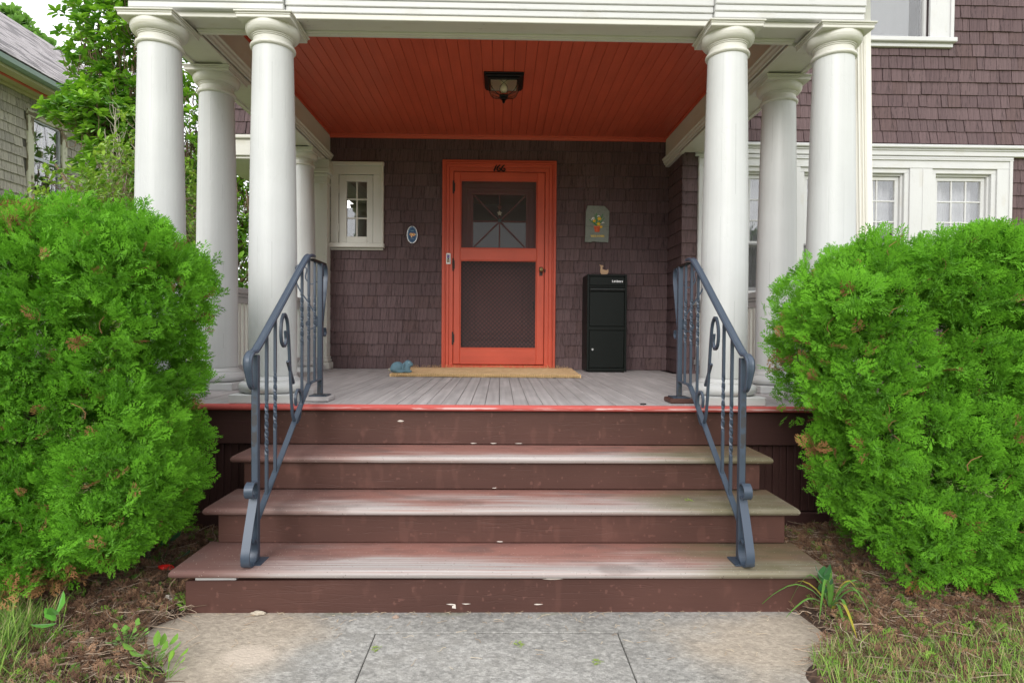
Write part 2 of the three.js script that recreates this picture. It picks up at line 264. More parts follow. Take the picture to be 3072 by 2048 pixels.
// ---------------------------------------------------------------- house
const house = thing('house', 'dark brown shingled house with cream trim behind the porch', 'house');
const shingles = [];      // every shingle of the house, sorted later by how large it shows
function course(wall, x0, x1, y, e, holes, at, rnd, tilt = 0, out = 0, lo = 0.065, hi = 0.185) {
  const rough = wall.name === 'upper_wall' ? 1 : 0.3;     // the wind-beaten upper wall is less even
  let x = x0;
  while (x < x1 - 0.004) {
    let w = lo + (hi - lo) * rnd() ** 1.3; if (x1 - x - w < 0.05) w = x1 - x;
    let a = x, b = Math.min(x1, x + w); x = b;
    for (const [hx0, hx1, hy0, hy1] of holes) if (y + e * 0.75 > hy0 && y < hy1) { if (a >= hx0 && b <= hx1) { b = a; break; } if (a < hx0 && b > hx0) b = Math.min(b, hx0); else if (a < hx1 && b > hx1) a = Math.max(a, hx1); }
    if (b - a < 0.012) continue;
    const g = 0.002 + 0.006 * rough * rnd(), yy = y + (rnd() - 0.5) * 0.005 * rough, s = { wall, w: b - a - g, h: e + 0.022, at: at((a + b) / 2, yy, out), turn: (rnd() - 0.5) * 0.018 * rough, tilt: tilt + (rnd() - 0.3) * 0.014 * rough, v: Math.floor(rnd() * 6), m: Math.floor(rnd() * 4), thick: 0.85 + 0.4 * rnd() };
    shingles.push(s);
  }
}
const wedge = [...Array(6).keys()].map((k) => {     // a tapered shingle: 1 wide, 1 high, butt 16 mm; the grain runs up
  const b = 0.016, t = 0.003, A = [-0.5, 0, 0], B = [0.5, 0, 0], C = [0.5, 0, b], D = [-0.5, 0, b], E = [-0.5, 1, 0], F = [0.5, 1, 0], G = [0.5, 1, t], H = [-0.5, 1, t], P = [];
  const q = (a, c, d, e) => P.push(...a, ...c, ...d, ...a, ...d, ...e);
  q(D, C, G, H); q(A, B, C, D); q(E, A, D, H); q(B, F, G, C); q(H, G, F, E); q(B, A, E, F);
  const g = fromTris(P), uv = g.attributes.uv, p = g.attributes.position;
  for (let i = 0; i < p.count; i++) uv.setXY(i, p.getY(i) * 0.45 + k * 0.29, p.getX(i) * 0.42 + p.getZ(i) * 3 + k * 0.37);
  return g;
});
function holed(x0, x1, y0, y1, holes, z0, z1) {
  const s = new THREE.Shape([[x0, y0], [x1, y0], [x1, y1], [x0, y1]].map((p) => new THREE.Vector2(...p)));
  for (const [a, b, c, d] of holes) s.holes.push(new THREE.Path([[a, c], [a, d], [b, d], [b, c]].map((p) => new THREE.Vector2(...p))));
  return new THREE.ExtrudeGeometry(s, { depth: z1 - z0, bevelEnabled: false }).translate(0, 0, z0);
}
{
  const r = rng(7), front = (z) => (x, y, o) => [x, y, z + o, 0];
  const doorHole = [-0.565, 0.53, 0.7, 2.92], smallHole = [-1.74, -1.29, 2.055, 2.88];
  const porchWall = part('porch_wall', holed(-2.0, 1.92, 0.6, 3.3, [[-0.53, 0.5, 0.76, 2.87], [-1.66, -1.375, 2.12, 2.77]], WALL - 0.14, WALL), mBacking, house);
  for (let k = 0; k < 20; k++) course(porchWall, -1.8, 1.785, DECK + 0.004 + k * 0.1285, 0.1285, [doorHole, smallHole], front(WALL), r);
  const sideWall = part('side_wall', box(1.792, 1.9, 0.6, 3.3, WALL, BAY - 0.02, 0), mBacking, house);
  for (let k = 0; k < 18; k++) course(sideWall, -WALL - 0.5, -WALL - 0.015, DECK + 0.004 + k * 0.1285, 0.1285, [], (d, y) => [1.79, y, -d, -Math.PI / 2], r);
  const bayHoles = [[2.07, 2.72, 1.5, 2.81], [2.94, 4.03, 1.5, 2.81], [4.255, 4.903, 1.5, 2.81]];
  const bayWall = part('bay_wall', holed(1.79, 5.5, -0.1, 3.05, bayHoles, BAY - 0.14, BAY), mBacking, house);
  for (let k = 0; k < 24; k++) { course(bayWall, 1.776, 1.935, 0.05 + k * 0.1255, 0.1255, [], front(BAY), r, 0, 0, 0.1, 0.4); course(bayWall, 5.05, 5.5, 0.05 + k * 0.1255, 0.1255, [], front(BAY), r, 0, 0, 0.06, 0.18); if (k < 11) course(bayWall, 1.935, 5.05, 0.05 + k * 0.1255, 0.1255, [], front(BAY), r); }
  const upperHole = [3.24, 4.25, 4.08, 5.7];
  const upperWall = part('upper_wall', [holed(1.79, 6.2, 3.05, 6.1, [[3.36, 4.2, 4.11, 5.6]], BAY - 0.14, BAY), box(-2.78, 1.79, 3.78, 6.1, BAY - 0.14, BAY, 0), box(-2.78, -2.07, 3.05, 3.78, BAY - 0.14, BAY, 0)], mBacking, house);
  for (let k = 0; k < 24; k++) {
    const fl = [0.062, 0.04, 0.022, 0.009][k] ?? 0, ti = [0.15, 0.13, 0.09, 0.05][k] ?? 0, y = 3.035 + k * 0.1255;
    course(upperWall, 1.79, 6.2, y, 0.1255, [upperHole], front(BAY), r, ti, fl); if (k < 9) course(upperWall, -2.78, -1.95, y, 0.1255, [], front(BAY), r, ti, fl, 0.1, 0.2);
  }
  // the 300 that show largest are pieces of their own, the rest one part
  camera.updateMatrixWorld(); const v = new THREE.Vector3();
  for (const s of shingles) { v.set(s.at[0], s.at[1] + s.h / 2, s.at[2]).project(camera); const hid = (s.at[2] > -6 && s.at[1] < 1.9 && s.at[0] > 2.5) || (s.at[0] < 1.75 && s.at[1] > 3.18); s.size = Math.abs(v.x) < 1 && Math.abs(v.y) < 1 && !hid ? s.w * s.h / (s.at[2] * s.at[2]) * (s.at[3] ? 0.25 : 1) : 0; }
  shingles.sort((a, b) => b.size - a.size);
  const rest = [], col = [], tmp = new THREE.Object3D();
  shingles.forEach((s, i) => {
    tmp.position.set(s.at[0], s.at[1], s.at[2]); tmp.rotation.set(-s.tilt, s.at[3], s.turn, 'YXZ'); tmp.scale.set(s.w, s.h, s.thick); tmp.updateMatrix();
    if (i < 300) { const m = shade(new THREE.Mesh(wedge[s.v], mShingle[s.m])); m.name = i ? `shingle_${String(i).padStart(3, '0')}` : 'shingle'; m.position.copy(tmp.position); m.quaternion.copy(tmp.quaternion); m.scale.copy(tmp.scale); s.wall.add(m); return; }
    const g = wedge[s.v].clone().applyMatrix4(tmp.matrix), t = [1, 0.92, 1.09, 0.96][s.m]; rest.push(g); for (let k = 0; k < g.attributes.position.count; k++) col.push(t, t, t);
  });
  const g = mergeGeometries(rest); g.setAttribute('color', new THREE.Float32BufferAttribute(col, 3));
  part('shingles', g, mShingleAll, house).userData.kind = 'stuff';
  // closed rooms behind
  part('room_shell', [box(-2.02, -1.9, 0.5, 3.3, -10, WALL, 0), box(-2.02, 5.5, 0.5, 6.1, -10.1, -10, 0), box(5.38, 5.5, -0.1, 3.05, -10, BAY - 0.15, 0), box(-2.02, 5.38, 0.5, 0.7, -10, BAY - 0.15, 0), box(-2.78, 6.2, 3.3, 3.42, -10, BAY - 0.15, 0), box(-2.78, 6.2, 6.1, 6.2, -10.1, BAY + 0.2, 0), box(-2.78, -2.66, 3.05, 6.1, -10, BAY - 0.15, 0), box(6.08, 6.2, 3.05, 6.1, -10, BAY - 0.15, 0), box(5.5, 6.2, 2.95, 3.05, -10, BAY, 0)], mRoom, house);
  part('overhang_soffit', [box(-2.82, -2.07, 2.82, 2.845, -9, BAY + 0.02, 0.002), box(-2.84, -2.07, 2.845, 3.0, BAY - 0.02, BAY + 0.045, 0.004), box(-2.86, -2.07, 3.0, 3.04, BAY - 0.02, BAY + 0.075, 0.008), box(-2.84, -2.79, 2.845, 3.04, -9, BAY - 0.02, 0.004)], mTrim, house);
  part('roof', box(-3.1, 6.6, 6.2, 6.35, -10.4, BAY + 0.6, 0.01), mBacking, house);
}
const ring = (x0, x1, y0, y1, w, z0, z1, c = 0.002) => [box(x0, x1, y1 - w, y1, z0, z1, c), box(x0, x1, y0, y0 + w, z0, z1, c), box(x0, x0 + w, y0 + w, y1 - w, z0, z1, c, 'y'), box(x1 - w, x1, y0 + w, y1 - w, z0, z1, c, 'y')];
const mCurtain = phys({ color: lin(0.55, 0.56, 0.58), transmission: 0.35, thickness: 0, roughness: 0.95, side: THREE.DoubleSide });
function drape(x0, x1, y0, y1, z, amp, pitch, seed) {
  const nx = Math.ceil((x1 - x0) / 0.012), g = new THREE.PlaneGeometry(x1 - x0, y1 - y0, nx, 12), p = g.attributes.position;
  for (let i = 0; i < p.count; i++) { const x = p.getX(i), y = p.getY(i), n = noise3(x * 9, y * 1.2, 0, seed); p.setZ(i, amp * Math.sin((x / pitch) * 6.28 + 3 * n) * (0.6 + 0.8 * n)); }
  g.computeVertexNormals(); return g.translate((x0 + x1) / 2, (y0 + y1) / 2, z);
}
// a double hung window in the wall beside the porch
function bayWindow(x0, x1, cols, label, curtainLabel, seed) {
  const w = sub('window', house); w.userData.label = label; const y0 = 1.53, y1 = 2.81, z = BAY;
  part('frame', [...ring(x0, x1, y0, y1, 0.045, z - 0.05, z + 0.012, 0.003), ...ring(x0 + 0.045, x1 - 0.045, y0 + 0.045, y1 - 0.045, 0.02, z - 0.07, z - 0.02)], mWhite, w);
  const a = x0 + 0.066, b = x1 - 0.066, t = y1 - 0.066, m = 2.07, q = y0 + 0.066;
  part('upper_sash', ring(a, b, m - 0.02, t, 0.038, z - 0.075, z - 0.045), mWhite, w);
  part('lower_sash', ring(a, b, q, m + 0.005, 0.038, z - 0.11, z - 0.08), mWhite, w);
  const ga = a + 0.038, gb = b - 0.038, gt = t - 0.038, gm = m + 0.018, n = 3, cw = (gb - ga) / cols, ch = (gt - gm) / n;
  for (let i = 1; i < cols; i++) part('muntin', box(ga + i * cw - 0.008, ga + i * cw + 0.008, gm, gt, z - 0.068, z - 0.05, 0.003, 'y'), mWhite, w);
  for (let j = 1; j < n; j++) part('muntin', box(ga, gb, gm + j * ch - 0.008, gm + j * ch + 0.008, z - 0.0685, z - 0.049, 0.003), mWhite, w);
  for (let i = 0; i < cols; i++) for (let j = 0; j < n; j++) part('pane', box(ga + i * cw, ga + (i + 1) * cw, gm + j * ch, gm + (j + 1) * ch, z - 0.0605, z - 0.0595, 0), mPane, w);
  part('lower_pane', box(a + 0.038, b - 0.038, q + 0.038, m - 0.033, z - 0.0955, z - 0.0945, 0), mPane, w);
  part('screen', new THREE.PlaneGeometry(b - a, m - q).translate((a + b) / 2, (m + q) / 2, z - 0.04), mScreen, w);
  single('lace_curtain', [drape(x0 + 0.03, (x0 + x1) / 2 - 0.04, 1.45, 2.78, z - 0.2, 0.018, 0.075, seed), drape((x0 + x1) / 2 + 0.02, x1 - 0.03, 1.45, 2.78, z - 0.2, 0.018, 0.07, seed + 1), drape(x0 + 0.03, x1 - 0.03, 2.05, 2.78, z - 0.24, 0.01, 0.06, seed + 2)], mCurtain, curtainLabel, 'curtain', 'lace curtains of the bay windows');
}
const mPane = phys({ color: 0xffffff, transmission: 1, roughness: 0.015, thickness: 0, ior: 2.1 });
bayWindow(2.07, 2.72, 3, 'narrow grid window next to the porch', 'white lace curtain in the narrow window next to the porch', 31);
bayWindow(2.94, 4.03, 5, 'wide middle grid window', 'white lace curtain in the wide window behind the downspout', 41);
bayWindow(4.255, 4.903, 3, 'narrow grid window by the house corner', 'white lace curtain in the narrow window by the house corner', 51);
{
  const z = BAY, trim = (g, n) => part(n, g, mWhite, house);
  trim([box(1.935, 2.07, 1.35, 2.81, z, z + 0.03, 0.003, 'y'), box(2.72, 2.94, 1.35, 2.81, z, z + 0.028, 0.003, 'y'), box(4.03, 4.255, 1.35, 2.81, z, z + 0.028, 0.003, 'y'), box(4.155, 4.163, 1.4, 2.81, z + 0.028, z + 0.032, 0.002, 'y'), box(4.903, 5.05, 1.35, 2.81, z, z + 0.03, 0.003, 'y'), box(1.935, 5.05, 2.81, 2.885, z, z + 0.031, 0.003), box(5.02, 5.052, 1.35, 2.9, z, z + 0.042, 0.004, 'y')], 'window_casing');
  trim([box(1.93, 5.055, 2.885, 2.9, z, z + 0.045, 0.004), box(1.9, 5.06, 2.9, 2.925, z, z + 0.04, 0.006), box(1.9, 5.5, 2.928, 2.975, z, z + 0.05, 0.004), box(1.88, 5.52, 2.975, 2.995, z, z + 0.062, 0.006), box(1.86, 6.2, 2.995, 3.03, z, z + 0.085, 0.009)], 'drip_band');
  trim([box(1.92, 5.07, 1.47, 1.53, z - 0.02, z + 0.06, 0.006), box(1.935, 5.05, 1.35, 1.47, z + 0.03, z + 0.045, 0.004)], 'sill');
  trim([box(1.93, 1.937, 0.8, 2.9, z, z + 0.02, 0.001, 'y')], 'edge_bead');
  // upper window
  const w = sub('window', house); w.userData.label = 'upper floor window with pale drape'; const [x0, x1, y0, y1] = [3.36, 4.2, 4.11, 5.6];
  part('casing', [box(x1, 4.425, 4.07, 5.75, z, z + 0.03, 0.004, 'y'), box(4.395, 4.43, 4.07, 5.75, z + 0.03, z + 0.045, 0.004, 'y'), box(3.14, x0, 4.07, 5.75, z, z + 0.03, 0.004, 'y'), box(x0, x1, 5.6, 5.75, z, z + 0.03, 0.004)], mWhite, w);
  part('sill', [box(3.1, 4.445, 4.03, 4.075, z - 0.02, z + 0.075, 0.006), box(3.14, 4.425, 3.99, 4.03, z, z + 0.04, 0.004)], mWhite, w);
  part('sash', ring(x0, x1, y0 - 0.03, y1, 0.04, z - 0.06, z - 0.025), mWhite, w);
  part('pane', box(x0 + 0.04, x1 - 0.04, y0 + 0.01, y1 - 0.04, z - 0.0405, z - 0.0395, 0), mPane, w);
  part('screen', new THREE.PlaneGeometry(x1 - x0 - 0.06, y1 - y0).translate((x0 + x1) / 2, (y0 + y1) / 2 + 0.02, z - 0.02), std({ color: lin(0.2, 0.2, 0.21), roughness: 0.8, transparent: true, opacity: 0.28, side: THREE.DoubleSide }), w);
  single('window_drape', [drape(3.3, 4.1, 4.0, 5.7, z - 0.14, 0.006, 0.2, 61)], mCurtain, 'pale drape behind the upper floor window', 'curtain');
}
// small casement window on the porch wall
{
  const w = sub('window', house), z = WALL; w.userData.label = 'small six pane casement window';
  part('casing', [box(-1.775, -1.235, 2.81, 2.9, z, z + 0.032, 0.003), box(-1.79, -1.232, 2.9, 2.942, z, z + 0.045, 0.006), box(-1.345, -1.265, 2.087, 2.81, z, z + 0.032, 0.003, 'y'), box(-1.265, -1.235, 2.087, 2.9, z, z + 0.044, 0.006, 'y'), box(-1.79, -1.708, 2.087, 2.81, z, z + 0.032, 0.003, 'y')], mTrim, w);
  part('sill', [box(-1.80, -1.225, 2.04, 2.087, z, z + 0.075, 0.005), box(-1.79, -1.24, 2.018, 2.04, z, z + 0.035, 0.006)], mTrim, w);
  const g = [-1.626, -1.413, 2.16, 2.737];
  part('sash', [box(-1.703, g[0], 2.09, 2.806, z - 0.02, z + 0.02, 0.003, 'y'), box(g[1], -1.349, 2.09, 2.806, z - 0.02, z + 0.02, 0.003, 'y'), box(g[0], g[1], 2.09, g[2], z - 0.02, z + 0.02, 0.003), box(g[0], g[1], g[3], 2.806, z - 0.02, z + 0.02, 0.003)], mTrim, w);
  part('muntin', box(-1.5275, -1.5115, g[2], g[3], z - 0.012, z + 0.012, 0.004, 'y'), mTrim, w);
  const rows = [g[2], 2.354, 2.553, g[3]];
  for (const y of [2.354, 2.553]) part('muntin', box(g[0], g[1], y - 0.008, y + 0.008, z - 0.013, z + 0.011, 0.004), mTrim, w);
  for (const [a, b] of [[g[0], -1.5195], [-1.5195, g[1]]]) for (let j = 0; j < 3; j++) part('pane', box(a, b, rows[j], rows[j + 1], z - 0.001, z + 0.001, 0), mPane, w);
  for (const y of [2.655, 2.25]) part('hinge', [box(-1.716, -1.7, y - 0.045, y + 0.045, z + 0.02, z + 0.036, 0.005, 'y')], mTrim, w);
}
// door frame, screen door, front door
{
  const z = WALL, f = sub('door_frame', house);
  const jamb = (x0, x1, s) => { const o = []; const P = [[0, 0.03, 0.03], [0.03, 0.042, 0.048], [0.042, 0.075, 0.036], [0.075, 0.118, 0.027]]; for (const [a, b, h] of P) o.push(s > 0 ? box(x1 - b, x1 - a, DECK, 2.978 - a, z, z + h, 0.004, 'y') : box(x0 + a, x0 + b, DECK, 2.978 - a, z, z + h, 0.004, 'y')); return o; };
  part('jamb', jamb(-0.62, 0, -1), mRed, f); part('jamb', jamb(0, 0.587, 1), mRed, f);
  part('head', [[0, 0.03, 0.031], [0.03, 0.042, 0.049], [0.042, 0.075, 0.037], [0.075, 0.118, 0.028]].map(([a, b, h]) => box(-0.62 + a + 0.0015, 0.587 - a - 0.0015, 2.978 - b, 2.978 - a, z, z + h, 0.004)), mRed, f);
  part('threshold', box(-0.55, 0.52, DECK, 0.815, z - 0.1, z + 0.07, 0.006), mRed, f);
  part('reveal', [box(-0.53, -0.5, 0.8, 2.86, z - 0.16, z - 0.002, 0, 'y'), box(0.466, 0.5, 0.8, 2.86, z - 0.16, z - 0.002, 0, 'y'), box(-0.5, 0.466, 2.857, 2.87, z - 0.16, z - 0.002, 0)], mRed, f);
  const d = sub('screen_door', house), t0 = z - 0.012, t1 = z + 0.022, [X0, X1, Y0, Y1] = [-0.497, 0.463, 0.822, 2.853];
  part('stile', box(X0, -0.429, Y0, Y1, t0, t1, 0.005, 'y'), mRed, d); part('stile', box(0.384, X1, Y0, Y1, t0, t1, 0.005, 'y'), mRed, d);
  part('top_rail', box(-0.4285, 0.3835, 2.769, Y1, t0, t1 - 0.001, 0.004), mRed, d); part('middle_rail', box(-0.4285, 0.3835, 1.925, 2.047, t0, t1 - 0.001, 0.004), mRed, d); part('bottom_rail', box(-0.4285, 0.3835, Y0, 0.99, t0, t1 - 0.001, 0.004), mRed, d);
  part('bead', [...ring(-0.4285, 0.3835, 2.047, 2.769, 0.01, t0 + 0.008, t1 - 0.008), ...ring(-0.4285, 0.3835, 0.99, 1.925, 0.01, t0 + 0.008, t1 - 0.008)], mRed, d);
  part('upper_screen', new THREE.PlaneGeometry(0.795, 0.705).translate(-0.0225, 2.408, z), mScreen, d);
  part('lower_screen', new THREE.PlaneGeometry(0.795, 0.918).translate(-0.0225, 1.4575, z - 0.006), mScreen, d);
  const wires = [], p = 0.0445, xa = -0.42, xb = 0.375, ya = 0.998, yb = 1.917, W = xb - xa, H = yb - ya;
  for (let c = -H; c < W; c += p) for (const s of [1, -1]) { const a = Math.max(0, c), b = Math.min(W, c + H); if (b - a < 0.01) continue; const g = bar(0, 0, 0, (b - a) * Math.SQRT2, 0.005, 0.003, 0); g.rotateZ(Math.PI / 4 * s); const mx = (a + b) / 2, my = mx - c; wires.push(g.translate(xa + mx, s > 0 ? ya + my : yb - my, z + 0.004 + s * 0.002)); }
  part('diamond_grille', wires, std({ color: lin(0.02, 0.016, 0.016), roughness: 0.6, metalness: 0.3 }), d);
  for (const y of [2.69, 1.875, 1.097]) part('hinge', [move(new THREE.CylinderGeometry(0.008, 0.008, 0.115, 12), -0.503, y, t1 + 0.006), move(new THREE.SphereGeometry(0.009, 10, 8), -0.503, y + 0.06, t1 + 0.006), move(new THREE.SphereGeometry(0.009, 10, 8), -0.503, y - 0.06, t1 + 0.006), box(-0.503, -0.485, y - 0.045, y + 0.045, t1, t1 + 0.004, 0.001)], mIron, d);
  const k = part('lock_plate', box(0.412, 0.447, 1.765, 1.858, t1, t1 + 0.004, 0.0015), mIron, d);
  part('knob', lathe([[0, 0.06], [0.018, 0.058], [0.025, 0.046], [0.024, 0.034], [0.014, 0.024], [0.01, 0.014], [0.016, 0.005], [0.016, 0]], 24, 0.9).rotateX(Math.PI / 2).translate(0.43, 1.826, t1 + 0.003), mBrass, k);
  part('keyhole', move(new THREE.CylinderGeometry(0.004, 0.004, 0.003, 10).rotateX(Math.PI / 2), 0.43, 1.782, t1 + 0.005), mBlack, k);
  part('strike', box(0.466, 0.476, 1.8, 1.835, z + 0.026, z + 0.034, 0.001), mIron, d);
  part('inside_handle', [box(0.352, 0.366, 1.4, 1.5, z - 0.05, z - 0.03, 0.005, 'y')], mIron, d);
  // front door behind
  const e = sub('front_door', house), q = z - 0.13;
  const [wx0, wx1, wy0, wy1] = [-0.301, 0.273, 2.078, 2.65];
  part('leaf', holed(-0.47, 0.44, 0.82, 2.84, [[wx0, wx1, wy0, wy1]], q - 0.045, q), mDoor, e);
  part('window_moulding', [...ring(wx0 - 0.03, wx1 + 0.03, wy0 - 0.03, wy1 + 0.03, 0.03, q, q + 0.012, 0.004), ...ring(wx0 - 0.075, wx1 + 0.075, wy0 - 0.07, wy1 + 0.07, 0.012, q, q + 0.008, 0.003)], mDoor, e);
  const cx = -0.014, cy = 2.364;
  for (const a of [0, 45, 90, 135]) { const L = a % 90 ? Math.hypot(wx1 - wx0, wy1 - wy0) - 0.02 : wx1 - wx0; part('muntin', bar(0, 0, 0, L, 0.015, 0.022, 0.004).rotateZ(a * Math.PI / 180).translate(cx, cy, q - 0.012 + a * 0.00003), mDoor, e); }
  for (let k = 0; k < 8; k++) {    // eight panes between the rays
    const edge = (a) => { const c = Math.cos(a), s = Math.sin(a), L = 0.286 / Math.max(Math.abs(c), Math.abs(s)); return [cx + c * L, cy + s * L]; }, A = edge(k * Math.PI / 4), B = edge((k + 1) * Math.PI / 4);
    part('pane', prism([[cx, cy], A, B], q - 0.021, q - 0.019, (a, b, t) => [a, b, t]), mGlass, e);
  }
  for (const [a, b, c, dd, w, h] of [[-0.364, 0.327, 1.061, 1.885, 0.02, 0.012], [-0.342, 0.305, 1.083, 1.863, 0.018, 0.02], [-0.28, 0.244, 1.14, 1.806, 0.014, 0.014]]) part('panel_moulding', ring(a, b, c, dd, w, q, q + h, 0.004), mDoor, e);
  part('panel', box(-0.266, 0.23, 1.154, 1.792, q, q + 0.008, 0.004), mDoor, e);
}

// ---------------------------------------------------------------- porch
const porch = thing('porch', 'covered front porch with white columns, orange-red ceiling and grey plank floor', 'porch');
{
  const r = rng(12), D = DECK;
  // floor boards run towards the door
  let k = 0;
  for (let x = -2.2; x < 2.2; x += 0.0815, k++) { const w = 0.0792 + (r() - 0.5) * 0.001, dy = (r() - 0.5) * 0.002, back = x + w > 1.78 ? BAY + 0.004 : x < -2.02 ? -6.2 : WALL + 0.004; const g = box(x, Math.min(2.2, x + w), D - 0.03 + dy, D + dy, -3.275, back, 0.0025, 'z'); uvm(g, 'z', 1.6, 0.4, r() * 9, r() * 9); part('floor_board', g, mDeck[k % 3], porch); }
  part('subfloor', box(-2.18, 2.18, D - 0.09, D - 0.035, -6.25, -3.32, 0), mBacking, porch);
  // red half-round edge, brown face board, bead board skirt
  const nose = []; for (let a = 0; a <= 10; a++) { const t = -Math.PI / 2 + a / 10 * Math.PI; nose.push([-3.262 + 0.016 * Math.cos(t), D - 0.0165 + 0.0165 * Math.sin(t)]); }
  const ng = toCreasedNormals(prism([[-3.277, D - 0.033], ...nose, [-3.277, D]], -2.22, 2.22, along.x), 0.6), np = ng.attributes.position; for (let i = 0; i < np.count; i++) ng.attributes.uv.setXY(i, (np.getX(i) + 2.22) / 4.44, clamp((D - np.getY(i)) / 0.033));
  part('nosing', ng, mNose, porch);
  const face = (x0, x1) => { const g = box(x0, x1, 0.545, D - 0.037, -3.33, -3.292, 0.003); return uvm(g, 'x', 2.6, 0.7, x0, 0.3); };
  part('face_board', face(-1.325, 1.376), mRiser, porch); part('face_board', face(-1.62, -1.329), mSkirt, porch); part('face_board', face(-2.22, -1.623), mSkirt, porch); part('face_board', face(1.38, 2.22), mSkirt, porch);
  for (const [a, b] of [[-2.2, -1.27], [1.32, 2.2]]) {
    for (let x = a; x < b - 0.01; x += 0.082) { const w = Math.min(0.079, b - x); part('skirt_board', [box(x, x + w * 0.47, 0.16, 0.544, -3.35, -3.335, 0.004, 'y'), box(x + w * 0.53, x + w, 0.16, 0.544, -3.35, -3.335, 0.004, 'y'), box(x + w * 0.46, x + w * 0.54, 0.16, 0.544, -3.35, -3.338, 0.002, 'y')], mSkirt, porch); }
    part('base_board', box(a, b, -0.05, 0.157, -3.352, -3.318, 0.006), mSkirt, porch);
  }
  part('side_skirt', [box(-2.22, -2.2, -0.05, 0.73, -6.3, -3.35, 0), box(2.2, 2.22, -0.05, 0.73, -5.8, -3.35, 0)], mSkirt, porch);
  part('skirt_backing', box(-2.2, 2.2, -0.05, 0.7, -3.4, -3.356, 0), mBacking, porch);
}
// Tuscan columns
const colShaft = (() => { const P = []; for (let k = 0; k <= 14; k++) { const t = k / 14, y = 0.137 + t * 1.87; P.push([t < 0.3 ? 0.132 : lerp(0.132, 0.110, ((t - 0.3) / 0.7) ** 1.35), y]); } const g = lathe(P, 56, 1); const uv = g.attributes.uv; for (let i = 0; i < uv.count; i++) uv.setXY(i, g.attributes.position.getY(i), uv.getX(i) * 0.9); return g; })();
const arc = (cx, cy, r, a0, a1, n = 6) => [...Array(n + 1).keys()].map((k) => { const a = lerp(a0, a1, k / n) * Math.PI / 180; return [cx + r * Math.cos(a), cy + r * Math.sin(a)]; });
const colBase = lathe([[0.0, 0.05], [0.155, 0.05], ...arc(0.157, 0.083, 0.031, -90, 90, 8), [0.153, 0.116], [0.153, 0.126], ...arc(0.153, 0.147, 0.021, -90, -180, 4), [0.132, 0.15]], 56, 0.7);
const colCap = lathe([[0.110, 2.0], ...arc(0.111, 2.013, 0.013, -90, 90, 6), [0.113, 2.026], [0.113, 2.031], [0.107, 2.034], [0.107, 2.054], [0.112, 2.056], [0.112, 2.062], [0.118, 2.063], [0.118, 2.069], ...arc(0.107, 2.106, 0.0405, -68, 18, 9), [0.146, 2.1215], [0.1, 2.1215]], 56, 0.7);
const colAbacus = [box(-0.148, 0.148, 2.1215, 2.139, -0.148, 0.148, 0.003), box(-0.151, 0.151, 2.139, 2.148, -0.151, 0.151, 0.004), box(-0.159, 0.159, 2.148, 2.158, -0.159, 0.159, 0.004)];
const colPlinth = box(-0.178, 0.178, 0, 0.05, -0.178, 0.178, 0.004);
function column(x, d, turn) {
  const c = sub('column', porch); c.position.set(x, DECK, -d); c.rotation.y = turn;
  part('plinth', turnBack(colPlinth, turn), mWhite, c); part('base', colBase, mWhite, c); part('shaft', colShaft, mShaft, c); part('capital', colCap, mTrim, c); part('abacus', turnBack(merged(colAbacus), turn), mTrim, c);
}
function turnBack(g, t) { return t ? g.clone().rotateY(-t) : g; }
[[-1.314, 3.45, 0], [-1.957, 3.45, 1.1], [-1.957, 4.13, 2.3], [-1.957, 5.88, 0.6], [1.314, 3.45, 2.9], [1.941, 3.45, 4.1], [1.941, 4.13, 5.2]].forEach((a) => column(...a));
